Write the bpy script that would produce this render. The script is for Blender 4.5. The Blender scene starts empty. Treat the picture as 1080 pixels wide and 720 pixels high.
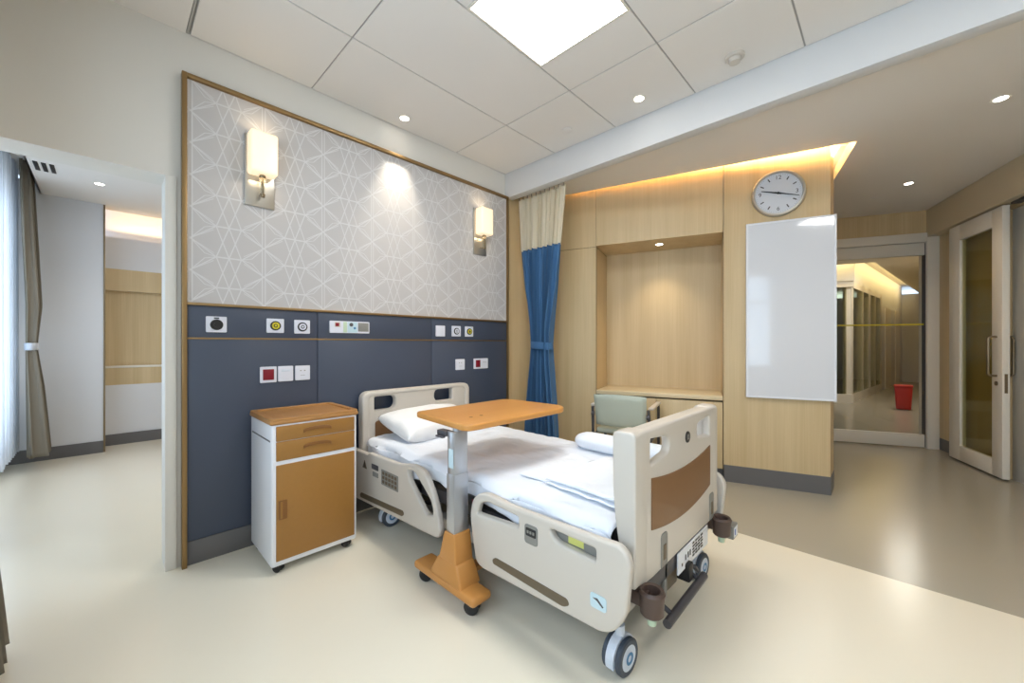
import bpy, bmesh, math, random
from mathutils import Vector, Matrix, noise as mnoise
random.seed(7)
PI = math.pi
sc = bpy.context.scene
COL = sc.collection

# ------------------------------------------------------------------ camera
cd = bpy.data.cameras.new('camera'); cam = bpy.data.objects.new('camera', cd); COL.objects.link(cam)
cam.location = (-2.791, -2.756, 1.217)
cam.rotation_euler = (PI/2, 0, 0.767 - PI/2)
cd.sensor_width = 36; cd.lens = 36*411.5/1080; cd.shift_y = 2.4/1080
cd.clip_start = 0.02; cd.clip_end = 200
sc.camera = cam
# ------------------------------------------------------------------ exposure
sc.view_settings.view_transform = 'Standard'; sc.view_settings.look = 'None'
sc.view_settings.gamma = 1; sc.view_settings.use_curve_mapping = False
sc.view_settings.exposure = 0.42
# ------------------------------------------------------------------ sky
wd = bpy.data.worlds.new('sky'); sc.world = wd; wd.use_nodes = True
bg = wd.node_tree.nodes['Background']; bg.inputs[0].default_value = (0.62, 0.78, 1.0, 1); bg.inputs[1].default_value = 1.5

def area(name, loc, direction, sx, sy, watts, color, parent=None, spread=180):
    l = bpy.data.lights.new(name, 'AREA'); l.shape = 'RECTANGLE'; l.size = sx; l.size_y = sy
    l.energy = watts; l.color = color; l.spread = math.radians(spread)
    o = bpy.data.objects.new(name, l); COL.objects.link(o); o.location = loc
    o.rotation_euler = Vector(direction).to_track_quat('-Z', 'Y').to_euler()
    if parent: o.parent = parent
    return o
DAY = (0.70, 0.84, 1.0)
area('daylight_ward_window', (-3.45, -2.6, 1.65), (1, 0, .12), 3.2, 1.7, 34, DAY)
area('daylight_next_room_window', (-3.80, 1.9, 1.5), (1, 0, .05), 2.4, 2.1, 42, DAY)

# ------------------------------------------------------------------ materials
def srgb(r, g, b):
    f = lambda c: (c/255/12.92) if c/255 <= .04045 else ((c/255+.055)/1.055)**2.4
    return (f(r), f(g), f(b), 1)
def mat(name, col, rough=.5, metal=0, spec=.5, noise=None, bump=None, trans=0, emit=None, coat=0, sheen=0):
    m = bpy.data.materials.new(name); m.use_nodes = True; nt = m.node_tree; p = nt.nodes['Principled BSDF']
    p.inputs['Base Color'].default_value = col; p.inputs['Roughness'].default_value = rough
    p.inputs['Metallic'].default_value = metal; p.inputs['Specular IOR Level'].default_value = spec
    p.inputs['Coat Weight'].default_value = coat; p.inputs['Sheen Weight'].default_value = sheen
    if emit: p.inputs['Emission Color'].default_value = emit[0]; p.inputs['Emission Strength'].default_value = emit[1]
    tc = nt.nodes.new('ShaderNodeTexCoord')
    if noise or bump:
        mp = nt.nodes.new('ShaderNodeMapping'); nt.links.new(tc.outputs['Object'], mp.inputs[0])
    if noise:   # (scale xyz, amount)
        s, amt = noise
        mp.inputs['Scale'].default_value = s
        n = nt.nodes.new('ShaderNodeTexNoise'); n.inputs['Scale'].default_value = 1; n.inputs['Detail'].default_value = 4
        nt.links.new(mp.outputs[0], n.inputs[0])
        r = nt.nodes.new('ShaderNodeMix'); r.data_type = 'RGBA'
        r.inputs['A'].default_value = tuple(c*(1-amt) for c in col[:3])+(1,)
        r.inputs['B'].default_value = tuple(min(1, c*(1+amt)) for c in col[:3])+(1,)
        nt.links.new(n.outputs[0], r.inputs['Factor']); nt.links.new(r.outputs['Result'], p.inputs['Base Color'])
    if bump:    # (scale, strength)
        n2 = nt.nodes.new('ShaderNodeTexNoise'); n2.inputs['Scale'].default_value = bump[0]; n2.inputs['Detail'].default_value = 3
        nt.links.new(tc.outputs['Object'], n2.inputs[0])
        b = nt.nodes.new('ShaderNodeBump'); b.inputs['Strength'].default_value = bump[1]; b.inputs['Distance'].default_value = .02
        nt.links.new(n2.outputs[0], b.inputs['Height']); nt.links.new(b.outputs[0], p.inputs['Normal'])
    return m
def glass_mat(name, tint=(.97, .98, .97, 1), refl=.03):
    m = bpy.data.materials.new(name); m.use_nodes = True; nt = m.node_tree; nt.nodes.remove(nt.nodes['Principled BSDF'])
    out = nt.nodes['Material Output']; t = nt.nodes.new('ShaderNodeBsdfTransparent'); t.inputs[0].default_value = tint
    g = nt.nodes.new('ShaderNodeBsdfGlossy'); g.inputs['Roughness'].default_value = 0.01
    ge = nt.nodes.new('ShaderNodeNewGeometry'); dt = nt.nodes.new('ShaderNodeVectorMath'); dt.operation = 'DOT_PRODUCT'
    nt.links.new(ge.outputs['Normal'], dt.inputs[0]); nt.links.new(ge.outputs['Incoming'], dt.inputs[1])
    def mth(op, a, b_):
        n = nt.nodes.new('ShaderNodeMath'); n.operation = op
        for k, v in enumerate((a, b_)):
            if v is None: continue
            if isinstance(v, (int, float)): n.inputs[k].default_value = v
            else: nt.links.new(v, n.inputs[k])
        return n
    ab = mth('ABSOLUTE', dt.outputs['Value'], None); om = mth('SUBTRACT', 1.0, ab.outputs[0]); pw = mth('POWER', om.outputs[0], 5.0)
    f = mth('MULTIPLY', pw.outputs[0], .9)
    ad = nt.nodes.new('ShaderNodeMath'); ad.operation = 'ADD'; ad.inputs[1].default_value = refl; ad.use_clamp = True
    mx = nt.nodes.new('ShaderNodeMixShader'); nt.links.new(f.outputs[0], ad.inputs[0]); nt.links.new(ad.outputs[0], mx.inputs[0])
    nt.links.new(t.outputs[0], mx.inputs[1]); nt.links.new(g.outputs[0], mx.inputs[2]); nt.links.new(mx.outputs[0], out.inputs[0])
    return m
def sheer_mat(name, col, transp):
    m = bpy.data.materials.new(name); m.use_nodes = True; nt = m.node_tree; nt.nodes.remove(nt.nodes['Principled BSDF'])
    out = nt.nodes['Material Output']; t = nt.nodes.new('ShaderNodeBsdfTransparent')
    d = nt.nodes.new('ShaderNodeBsdfDiffuse'); d.inputs[0].default_value = col
    tl = nt.nodes.new('ShaderNodeBsdfTranslucent'); tl.inputs[0].default_value = col
    a = nt.nodes.new('ShaderNodeMixShader'); a.inputs[0].default_value = .5
    nt.links.new(d.outputs[0], a.inputs[1]); nt.links.new(tl.outputs[0], a.inputs[2])
    b = nt.nodes.new('ShaderNodeMixShader'); b.inputs[0].default_value = transp
    nt.links.new(a.outputs[0], b.inputs[1]); nt.links.new(t.outputs[0], b.inputs[2]); nt.links.new(b.outputs[0], out.inputs[0])
    return m
def emit_mat(name, col, strength):
    m = bpy.data.materials.new(name); m.use_nodes = True; nt = m.node_tree; nt.nodes.remove(nt.nodes['Principled BSDF'])
    e = nt.nodes.new('ShaderNodeEmission'); e.inputs[0].default_value = col; e.inputs[1].default_value = strength
    nt.links.new(e.outputs[0], nt.nodes['Material Output'].inputs[0]); return m
def wood_mat(name, c1, c2, rough=.45, band=9.0, grain_axis='Z'):
    m = bpy.data.materials.new(name); m.use_nodes = True; nt = m.node_tree; p = nt.nodes['Principled BSDF']
    p.inputs['Roughness'].default_value = rough
    tc = nt.nodes.new('ShaderNodeTexCoord')
    def layer(sx, sz, det):
        mp = nt.nodes.new('ShaderNodeMapping'); nt.links.new(tc.outputs['Object'], mp.inputs[0])
        mp.inputs['Scale'].default_value = (sx, sx, sz) if grain_axis == 'Z' else (sz, sx, sx)
        n = nt.nodes.new('ShaderNodeTexNoise'); n.inputs['Scale'].default_value = 1; n.inputs['Detail'].default_value = det
        nt.links.new(mp.outputs[0], n.inputs[0]); return n
    a = layer(band, .35, 2); b = layer(band*14, 1.6, 3)
    ad = nt.nodes.new('ShaderNodeMix'); ad.data_type = 'FLOAT'; ad.inputs['Factor'].default_value = .4
    nt.links.new(a.outputs[0], ad.inputs['A']); nt.links.new(b.outputs[0], ad.inputs['B'])
    cr = nt.nodes.new('ShaderNodeValToRGB'); cr.color_ramp.elements[0].position = .35; cr.color_ramp.elements[1].position = .65
    cr.color_ramp.elements[0].color = c1; cr.color_ramp.elements[1].color = c2
    nt.links.new(ad.outputs['Result'], cr.inputs[0]); nt.links.new(cr.outputs[0], p.inputs['Base Color'])
    return m

M = {}
M['wall'] = mat('painted_wall', srgb(226, 223, 216), .6)
M['ceiling'] = mat('ceiling_white', srgb(232, 228, 223), .8)
M['ceiling_gap'] = mat('ceiling_joint', srgb(172, 168, 162), .8)
M['room_blue'] = mat('pale_blue_room_wall', srgb(150, 172, 198), .6)
M['label_yellow'] = mat('label_yellow', srgb(212, 212, 120), .5)
M['pelmet'] = mat('pelmet_cream', srgb(210, 196, 168), .5)
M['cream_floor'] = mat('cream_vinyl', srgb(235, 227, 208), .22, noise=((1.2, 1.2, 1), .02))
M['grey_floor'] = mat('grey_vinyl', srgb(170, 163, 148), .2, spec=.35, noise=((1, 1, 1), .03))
M['navy'] = mat('navy_panel', srgb(66, 74, 91), .42)
M['wallpaper'] = mat('wallpaper_ground', srgb(190, 187, 186), .6)
M['wallpaper_line'] = mat('wallpaper_line', srgb(212, 211, 211), .5)
M['brass'] = mat('brushed_brass', srgb(152, 124, 84), .4, metal=.8)
M['skirting'] = mat('grey_skirting', srgb(104, 102, 102), .45)
M['wood'] = wood_mat('light_oak', srgb(198, 173, 130), srgb(213, 190, 149))
M['seam'] = mat('panel_joint', srgb(120, 98, 68), .8)
M['white_frame'] = mat('white_lacquer', srgb(232, 226, 214), .35)
M['beam'] = mat('beam_white', srgb(214, 214, 214), .6)
M['glass'] = glass_mat('clear_glass')
M['dark_glass'] = glass_mat('smoked_glass', (.80, .79, .62, 1), .02)
M['panel_light'] = emit_mat('light_diffuser', (1, .985, .95, 1), 19)
M['spot'] = emit_mat('spot_lens', (1, .95, .86, 1), 14)
M['cove'] = emit_mat('cove_strip', (1, .66, .30, 1), 20)
M['shade'] = mat('opal_glass', srgb(255, 236, 200), .3, emit=((1, .80, .55, 1), .5))
M['satin'] = mat('satin_nickel', srgb(200, 196, 188), .28, metal=.85)
M['chrome'] = mat('chrome', srgb(205, 208, 212), .16, metal=1)
M['alu'] = mat('brushed_aluminium', srgb(190, 192, 196), .3, metal=.75)
M['white_plastic'] = mat('white_plastic', srgb(232, 234, 240), .35)
M['socket_white'] = mat('socket_white', srgb(224, 226, 236), .4)
M['black'] = mat('black_plastic', srgb(28, 28, 30), .4)
M['dark_grey'] = mat('dark_grey_metal', srgb(72, 70, 74), .4)
M['mid_grey'] = mat('mid_grey_plastic', srgb(136, 134, 128), .5)
M['red'] = mat('socket_red', srgb(128, 8, 34), .35)
M['bin_red'] = mat('bin_red', srgb(190, 40, 34), .4)
M['yellow'] = mat('ring_yellow', srgb(214, 200, 50), .4)
M['green'] = mat('pale_green', srgb(196, 214, 186), .4)
M['sky_blue'] = mat('sky_blue_plastic', srgb(70, 130, 175), .4)
M['pale_blue'] = mat('pale_blue_plastic', srgb(198, 220, 228), .4)
M['bed_plastic'] = mat('beige_bed_plastic', srgb(206, 198, 187), .32)
M['bed_brown'] = mat('brown_insert', srgb(128, 92, 58), .4)
M['bed_olive'] = mat('olive_strip', srgb(104, 90, 70), .5)
M['sheet'] = mat('white_sheet', srgb(232, 236, 244), .85, bump=(9, .35), sheen=.2)
M['pillow'] = mat('white_pillow', srgb(238, 237, 236), .85, bump=(12, .35))
M['linen'] = mat('pale_blue_white_linen', srgb(236, 240, 246), .85, bump=(14, .4))
M['table_top'] = wood_mat('orange_laminate', srgb(206, 142, 72), srgb(216, 154, 82), .35, 6, 'X')
M['table_base'] = mat('ochre_plastic', srgb(196, 136, 70), .4)
M['cab_brown'] = mat('ochre_brown_plastic', srgb(158, 112, 52), .42, noise=((60, 60, 60), .05))
M['cab_top'] = mat('tan_cabinet_top', srgb(178, 128, 72), .4)
M['cab_handle'] = mat('brown_handle', srgb(132, 88, 42), .45)
M['blue_cloth'] = mat('blue_curtain_cloth', srgb(58, 102, 145), .8, sheen=.1, noise=((3, 3, 3), .06))
M['cream_mesh'] = sheer_mat('cream_mesh_cloth', srgb(246, 240, 224), .05)
M['taupe_cloth'] = mat('taupe_curtain_cloth', srgb(132, 124, 110), .85)
M['sheer'] = sheer_mat('white_sheer', srgb(236, 240, 246), .12)
M['board'] = mat('whiteboard_glass', srgb(222, 224, 230), .08, coat=.6)
M['clock_face'] = mat('clock_face', srgb(216, 220, 228), .15, coat=1)
M['chair_green'] = mat('sage_vinyl', srgb(186, 194, 180), .45)
M['brown_rubber'] = mat('brown_rubber', srgb(84, 66, 58), .45)
M['tyre'] = mat('grey_tyre', srgb(64, 72, 84), .5)
M['hub'] = mat('caster_white', srgb(214, 222, 234), .35)
M['label_blue'] = mat('label_blue', srgb(50, 90, 170), .5)
M['counter'] = wood_mat('pale_counter', srgb(214, 194, 156), srgb(226, 208, 172), .3, 6, 'X')
M['blue_white'] = mat('next_room_wall', srgb(222, 222, 224), .6)
M['steel_dark'] = mat('bronze_steel', srgb(140, 124, 100), .3, metal=.8)

# ------------------------------------------------------------------ builders
WM = {}      # world matrix of every parent
def frame_of(o): return WM.get(o.name, Matrix.Identity(4)) if o else Matrix.Identity(4)
def finish(me, name, mats, parent, frame, smooth=35):
    if not isinstance(mats, (list, tuple)): mats = [mats]
    for m_ in mats: me.materials.append(M[m_])
    if parent is not None: me.transform(frame_of(parent).inverted() @ frame)
    o = bpy.data.objects.new(name, me); COL.objects.link(o)
    if parent is not None:
        o.parent = parent; WM[o.name] = frame_of(parent)
    else:
        o.matrix_world = frame; WM[o.name] = frame.copy()
    me.shade_smooth(); me.set_sharp_from_angle(angle=math.radians(smooth))
    return o
I4 = Matrix.Identity(4)
class MB:
    def __init__(s, frame=I4): s.bm = bmesh.new(); s.f = frame; s.mi = 0
    def _tag(s, faces):
        for f in faces: f.material_index = s.mi
    def box(s, x0, x1, y0, y1, z0, z1, bev=0, seg=2):
        t = bmesh.new(); r = bmesh.ops.create_cube(t, size=1)
        for v in t.verts:
            v.co = Vector(((x0+x1)/2+v.co.x*abs(x1-x0), (y0+y1)/2+v.co.y*abs(y1-y0), (z0+z1)/2+v.co.z*abs(z1-z0)))
        if bev: bmesh.ops.bevel(t, geom=t.edges[:], offset=bev, segments=seg, profile=.5, affect='EDGES')
        s.merge(t); return s
    def merge(s, t, mtx=None):
        if mtx: bmesh.ops.transform(t, matrix=mtx, verts=t.verts[:])
        t.verts.index_update(); vs = [s.bm.verts.new(v.co) for v in t.verts]
        for f in t.faces:
            try:
                g = s.bm.faces.new([vs[v.index] for v in f.verts]); g.material_index = s.mi
            except ValueError: pass
        t.free()
    def prism(s, poly, z0, z1, bev=0):
        t = bmesh.new(); vs = [t.verts.new((p[0], p[1], z0)) for p in poly]; f = t.faces.new(vs)
        r = bmesh.ops.extrude_face_region(t, geom=[f])
        for v in r['geom']:
            if isinstance(v, bmesh.types.BMVert): v.co.z = z1
        bmesh.ops.recalc_face_normals(t, faces=t.faces[:])
        if bev: bmesh.ops.bevel(t, geom=t.edges[:], offset=bev, segments=2, profile=.5, affect='EDGES')
        s.merge(t); return s
    def frustum(s, bot, top, z0, z1, bev=0):     # bot/top = (x0,x1,y0,y1)
        t = bmesh.new()
        def ring(r, z): return [t.verts.new(p) for p in ((r[0], r[2], z), (r[1], r[2], z), (r[1], r[3], z), (r[0], r[3], z))]
        a = ring(bot, z0); b = ring(top, z1); t.faces.new(a[::-1]); t.faces.new(b)
        for i in range(4): t.faces.new((a[i], a[(i+1) % 4], b[(i+1) % 4], b[i]))
        if bev: bmesh.ops.bevel(t, geom=t.edges[:], offset=bev, segments=3, profile=.5, affect='EDGES')
        s.merge(t); return s
    def tube(s, pts, r, n=10, cap=True):
        pts = [Vector(p) for p in pts]; rings = []
        up = None
        for i, p in enumerate(pts):
            d = ((pts[min(i+1, len(pts)-1)]-p).normalized() + (p-pts[max(i-1, 0)]).normalized())
            d = d.normalized() if d.length > 1e-6 else (pts[min(i+1, len(pts)-1)]-p).normalized()
            if up is None:
                up = Vector((0, 0, 1)) if abs(d.z) < .9 else Vector((1, 0, 0))
            a = d.cross(up).normalized(); b = a.cross(d).normalized(); up = b
            rr = r[i] if isinstance(r, (list, tuple)) else r
            rings.append([s.bm.verts.new(p + (a*math.cos(2*PI*k/n) + b*math.sin(2*PI*k/n))*rr) for k in range(n)])
        for i in range(len(rings)-1):
            for k in range(n):
                f = s.bm.faces.new((rings[i][k], rings[i][(k+1) % n], rings[i+1][(k+1) % n], rings[i+1][k])); f.material_index = s.mi
        if cap:
            for rg in (rings[0][::-1], rings[-1]): f = s.bm.faces.new(rg); f.material_index = s.mi
        return s
    def lathe(s, prof, c, axis='Z', n=28):       # prof: list of (radius, height) closed loop or open with r=0 ends
        q = {'Z': Matrix.Identity(3), 'Y': Matrix.Rotation(PI/2, 3, 'X'), '-Y': Matrix.Rotation(PI/2, 3, 'X'), 'X': Matrix.Rotation(PI/2, 3, 'Y')}[axis]
        c = Vector(c); rings = []
        for (r, h) in prof:
            if r < 1e-6: rings.append([s.bm.verts.new(c + q @ Vector((0, 0, h)))])
            else: rings.append([s.bm.verts.new(c + q @ Vector((r*math.cos(2*PI*k/n), r*math.sin(2*PI*k/n), h))) for k in range(n)])
        for a, b in zip(rings[:-1], rings[1:]):
            for k in range(n):
                k2 = (k+1) % n
                vs = [a[0]] if len(a) == 1 else [a[k], a[k2]]
                vs += [b[0]] if len(b) == 1 else [b[k2], b[k]]
                if len(vs) > 2: f = s.bm.faces.new(vs); f.material_index = s.mi
        return s
    def grid(s, fn, nu, nv, closed_u=False):
        g = [[s.bm.verts.new(fn(i/nu, j/nv)) for i in range(nu if closed_u else nu+1)] for j in range(nv+1)]
        w = len(g[0])
        for j in range(nv):
            for i in range(nu):
                f = s.bm.faces.new((g[j][i], g[j][(i+1) % w], g[j+1][(i+1) % w], g[j+1][i])); f.material_index = s.mi
        return s
    def quad(s, pts):
        f = s.bm.faces.new([s.bm.verts.new(p) for p in pts]); f.material_index = s.mi; return s
    def build(s, name, mats, parent=None, smooth=35, recalc=True):
        if recalc: bmesh.ops.recalc_face_normals(s.bm, faces=s.bm.faces[:])
        me = bpy.data.meshes.new(name); s.bm.to_mesh(me); s.bm.free()
        return finish(me, name, mats, parent, s.f, smooth)

def plate(name, loops, thick, bev, mats, parent, mtx, frame=I4, res=3, smooth=40):
    """flat board with holes: loops in local (u,v), thickness along local +w; mtx maps (u,v,w)"""
    cu = bpy.data.curves.new(name+'_outline', 'CURVE'); cu.dimensions = '2D'; cu.fill_mode = 'BOTH'
    for lp in loops:
        sp = cu.splines.new('POLY'); sp.points.add(len(lp)-1); sp.use_cyclic_u = True
        for p, q in zip(sp.points, lp): p.co = (q[0], q[1], 0, 1)
    cu.extrude = max(thick/2-bev, 0.0001); cu.bevel_depth = bev; cu.bevel_resolution = res; cu.offset = -bev
    tmp = bpy.data.objects.new('tmp_outline', cu); COL.objects.link(tmp)
    dg = bpy.context.evaluated_depsgraph_get()
    me = bpy.data.meshes.new_from_object(tmp.evaluated_get(dg)); bpy.data.objects.remove(tmp); bpy.data.curves.remove(cu)
    me.materials.clear(); me.transform(mtx)
    bm = bmesh.new(); bm.from_mesh(me); bmesh.ops.remove_doubles(bm, verts=bm.verts[:], dist=1e-5); bmesh.ops.recalc_face_normals(bm, faces=bm.faces[:]); bm.to_mesh(me); bm.free()
    return finish(me, name, mats, parent, frame, smooth)
def text_mesh(name, txt, size, m, parent, mtx, frame=I4, depth=.0006):
    cu = bpy.data.curves.new(name+'_txt', 'FONT'); cu.body = txt; cu.size = size; cu.extrude = depth
    cu.align_x = 'CENTER'; cu.align_y = 'CENTER'
    tmp = bpy.data.objects.new('tmp_text', cu); COL.objects.link(tmp)
    dg = bpy.context.evaluated_depsgraph_get()
    me = bpy.data.meshes.new_from_object(tmp.evaluated_get(dg)); bpy.data.objects.remove(tmp); bpy.data.curves.remove(cu)
    me.materials.clear(); me.transform(mtx)
    return finish(me, name, m, parent, frame)
def XZ(y, flip=False):      # plane facing -y : u->x, v->z, w->-y
    return Matrix(((1, 0, 0, 0), (0, 0, -1, y), (0, 1, 0, 0), (0, 0, 0, 1)))
def YZ(x):                  # plane facing -x : u->-y (rightwards when looking +x), v->z
    return Matrix(((0, 0, -1, x), (-1, 0, 0, 0), (0, 1, 0, 0), (0, 0, 0, 1)))
def rounded(pts, rad, n=6):
    """round polygon corners; rad scalar or list"""
    out = []; N = len(pts)
    for i in range(N):
        r = rad[i] if isinstance(rad, (list, tuple)) else rad
        p = Vector(pts[i]).to_2d(); a = Vector(pts[i-1]).to_2d()-p; b = Vector(pts[(i+1) % N]).to_2d()-p
        if r <= 0: out.append(tuple(p)); continue
        r = min(r, a.length*.49, b.length*.49); a.normalize(); b.normalize()
        A = p+a*r; B = p+b*r
        for k in range(n+1):
            t = k/n; out.append(tuple(A*(1-t)**2 + p*2*t*(1-t) + B*t*t))
    return out
def rect(u0, u1, v0, v1, r=0, n=6):
    pts = [(u0, v0), (u1, v0), (u1, v1), (u0, v1)]
    return rounded(pts, r, n) if r else pts

def thing(name, label, cat, loc=(0, 0, 0), rotz=0, group=None):
    o = bpy.data.objects.new(name, None); COL.objects.link(o); o.empty_display_size = .1
    o.location = loc; o.rotation_euler = (0, 0, rotz)
    WM[o.name] = Matrix.Translation(loc) @ Matrix.Rotation(rotz, 4, 'Z')
    o['label'] = label; o['category'] = cat
    if group: o['group'] = group
    return o
def tag(o, label, cat, group=None):
    o['label'] = label; o['category'] = cat
    if group: o['group'] = group
    return o
def struct(o): o['kind'] = 'structure'; return o
def copy_tree(o, loc=None, label=None, rotz=None, parent=None):
    c = o.copy(); COL.objects.link(c)
    if parent: c.parent = parent
    for ch in o.children: copy_tree(ch, parent=c)
    if loc is not None: c.location = loc
    if rotz is not None: c.rotation_euler = (0, 0, rotz)
    if label: c['label'] = label
    return c

# ------------------------------------------------------------------ key frames of the place
CH = 2.926            # tiled ceiling
CL = 2.77             # low ceiling by the entrance
TH = math.radians(-72)
WF = Matrix.Translation((1.245, -2.423, 0)) @ Matrix.Rotation(TH, 4, 'Z')      # oak wall: x to the right, y into the wall
SD = Vector((-.948, -.319)); SN = Vector((-.319, .948))                         # sliding door wall: direction, normal to the room
# ================================================================== SETTING
# floor
b = MB(); b.mi = 0
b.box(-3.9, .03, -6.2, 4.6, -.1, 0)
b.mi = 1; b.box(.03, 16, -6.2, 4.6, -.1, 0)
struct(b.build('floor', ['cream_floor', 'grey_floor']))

# north wall behind the bed + header over the opening
b = MB(); b.box(-2.575, .6, .03, .23, 0, 3.0); b.box(-3.7, -2.575, .03, .23, 2.12, 3.0)
wn = struct(b.build('wall_north', 'wall'))
# baseboard north
b = MB(); b.box(-2.49, -.012, .005, .03, 0, .13, .003); struct(b.build('baseboard_north', 'skirting'))
# navy wainscot panels
b = MB()
for x0, x1 in ((-2.49, -1.813), (-1.809, -.905), (-.901, -.012)): b.box(x0, x1, 0, .028, .134, 1.242, .0015)
for x0, x1 in ((-2.49, -1.813), (-1.809, -.905), (-.901, -.012)): b.box(x0, x1, 0, .028, 1.252, 1.43, .0015)
b.build('wainscot_panel', 'navy', wn)
# patterned wallpaper
WX0, WX1, WZ0, WZ1 = -2.49, -.012, 1.445, 2.668
b = MB(); b.mi = 0; b.box(WX0, WX1, .004, .029, WZ0, WZ1)
b.mi = 1
def clip(p, q):
    t0, t1 = 0., 1.; d = (q[0]-p[0], q[1]-p[1])
    for pp, qq in ((-d[0], p[0]-WX0-.002), (d[0], WX1-.002-p[0]), (-d[1], p[1]-WZ0-.002), (d[1], WZ1-.002-p[1])):
        if abs(pp) < 1e-9:
            if qq < 0: return None
        else:
            r = qq/pp
            if pp < 0: t0 = max(t0, r)
            else: t1 = min(t1, r)
    if t0 >= t1: return None
    return (p[0]+d[0]*t0, p[1]+d[1]*t0), (p[0]+d[0]*t1, p[1]+d[1]*t1)
segc = 0
def line(p, q, w):
    global segc
    c = clip(p, q)
    if not c: return
    (ax, az), (bx, bz) = c; L = math.hypot(bx-ax, bz-az)
    if L < .004: return
    w *= 1.2; nx, nz = -(bz-az)/L*w/2, (bx-ax)/L*w/2; segc += 1; y = .0034-(segc % 7)*.00004
    b.quad([(ax+nx, y, az+nz), (bx+nx, y, bz+nz), (bx-nx, y, bz-nz), (ax-nx, y, az-nz)])
PX, PZ = .35, .175
for ci in range(-1, 8):
    cx = -2.474+PX*ci
    for o_ in (-.008, .008): line((cx+o_, WZ0-.1), (cx+o_, WZ1+.1), .0045)
    for k in range(-2, 8):
        z = 1.625+PZ*k; N_ = (cx, z)
        for sg in (-1, 1):
            tip = cx+sg*.115; ctr = cx+sg*.175; far = cx+sg*.235
            for vs in (-1, 1):
                zt = z+vs*PZ/2
                line(N_, (tip, zt), .005); line(N_, (tip-sg*.012, zt-vs*.022), .0035)
                line(N_, (cx+sg*.062, z+vs*PZ*.42), .004); line((cx+sg*.062, z+vs*PZ*.42), (tip, zt), .0035)
            if sg == 1:
                zt = z+PZ/2
                line((tip, zt), (far, zt), .007)
                for dx_ in (-.06, .06):
                    line((ctr, zt), (ctr+dx_, zt+PZ), .005); line((ctr+dx_, zt), (ctr, zt+PZ), .005)
b.build('wallpaper_panel', ['wallpaper', 'wallpaper_line'], wn, recalc=False)
# brass frame
def trim(nm, *bx, m='brass', bev=.002):
    b = MB(); b.box(*bx, bev); return struct(b.build(nm, m))
trim('trim_1', -2.512, -2.49, -.022, .029, 0, 2.69)
trim('trim_2', -.012, .006, -.018, .029, 0, 2.69)
trim('trim_3', -2.49, -.012, -.020, .029, 2.668, 2.69)
trim('trim_4', -2.49, -.012, -.014, .029, 1.43, 1.445)
trim('trim_5', -2.49, -.012, -.003, .020, 1.242, 1.252)
trim('trim_6', -2.577, -2.53, .018, .0299, 0, 2.12, m='wall')

# west walls with windows
def wall_w(nm, x0, x1, y0, y1, wy0, wy1, wz0, wz1, m='wall', top=3.0):
    b = MB(); b.box(x0, x1, y0, wy0, 0, top); b.box(x0, x1, wy1, y1, 0, top)
    b.box(x0, x1, wy0, wy1, 0, wz0); b.box(x0, x1, wy0, wy1, wz1, top); return struct(b.build(nm, m))
wall_w('wall_west', -3.40, -3.25, -6.1, .03, -4.2, -.95, .75, 2.55)
wall_w('wall_west_next_room', -3.75, -3.60, .23, 3.6, .7, 3.1, .35, 2.55)
def window(nm, x, y0, y1, z0, z1, nmul):
    e = bpy.data.objects.new(nm, None); COL.objects.link(e); e.location = (x, (y0+y1)/2, z0); WM[nm] = Matrix.Translation(e.location); struct(e)
    b = MB(); w = .05
    b.box(x-.04, x+.03, y0, y1, z0, z0+w); b.box(x-.04, x+.03, y0, y1, z1-w, z1)
    for k in range(nmul+1):
        yy = y0+(y1-y0-w)*k/nmul; b.box(x-.04, x+.03, yy, yy+w, z0+w, z1-w)
    zz = z0+(z1-z0)*.68; b.box(x-.035, x+.025, y0+w, y1-w, zz, zz+w)
    b.build('window_frame', 'white_frame', e)
    b = MB(); b.box(x-.008, x-.002, y0+.01, y1-.01, z0+.01, z1-.01); b.build('pane', 'glass', e)
window('window_1', -3.33, -4.2, -.95, .75, 2.55, 3)
window('window_2', -3.68, .7, 3.1, .35, 2.55, 2)
# walls nobody looks at directly but which close the ward
b = MB(); b.box(-3.4, .45, -6.2, -6.0, 0, 3.0); struct(b.build('wall_south', 'wall'))
b = MB(); b.box(.35, .5, -6.0, -4.40, 0, 3.0); struct(b.build('wall_south_east', 'wall'))

# next room
b = MB(); b.box(-3.75, -2.822, 3.6, 3.75, 0, 2.9); b.box(-2.97, -2.822, 3.75, 4.1, 0, 2.9); struct(b.build('wall_next_room', 'blue_white'))
b = MB(); b.box(-2.822, -2.806, 3.592, 3.76, 0, 2.80, .002); struct(b.build('trim_7', 'steel_dark'))
b = MB()
b.box(-2.822, .8, 3.95, 4.1, 0, .72); b.box(-2.822, .8, 3.95, 4.1, 2.12, 2.50); b.box(-2.822, .8, 4.25, 4.4, 2.12, 2.9)
wnb = struct(b.build('wall_next_room_back', 'blue_white'))
b = MB(); b.box(-2.82, .8, 3.952, 4.08, .72, .925); b.box(-2.82, .8, 4.02, 4.09, .95, 1.86); b.box(-2.82, .8, 3.952, 4.08, 1.86, 2.12)
b.build('oak_panel', 'wood', wnb)
b = MB(); b.box(-2.82, .8, 3.94, 4.08, .925, .95, .003); b.build('white_ledge', 'white_frame', wnb)
b = MB(); b.box(-3.60, -2.822, 3.585, 3.6, 0, .13); struct(b.build('baseboard_next_room', 'skirting'))
b = MB(); b.box(-2.806, .8, 3.935, 3.95, 0, .13); struct(b.build('baseboard_next_room_back', 'skirting'))
b = MB(); b.box(.8, .95, .23, 4.4, 0, 2.9); struct(b.build('wall_next_room_east', 'blue_white'))
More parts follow.
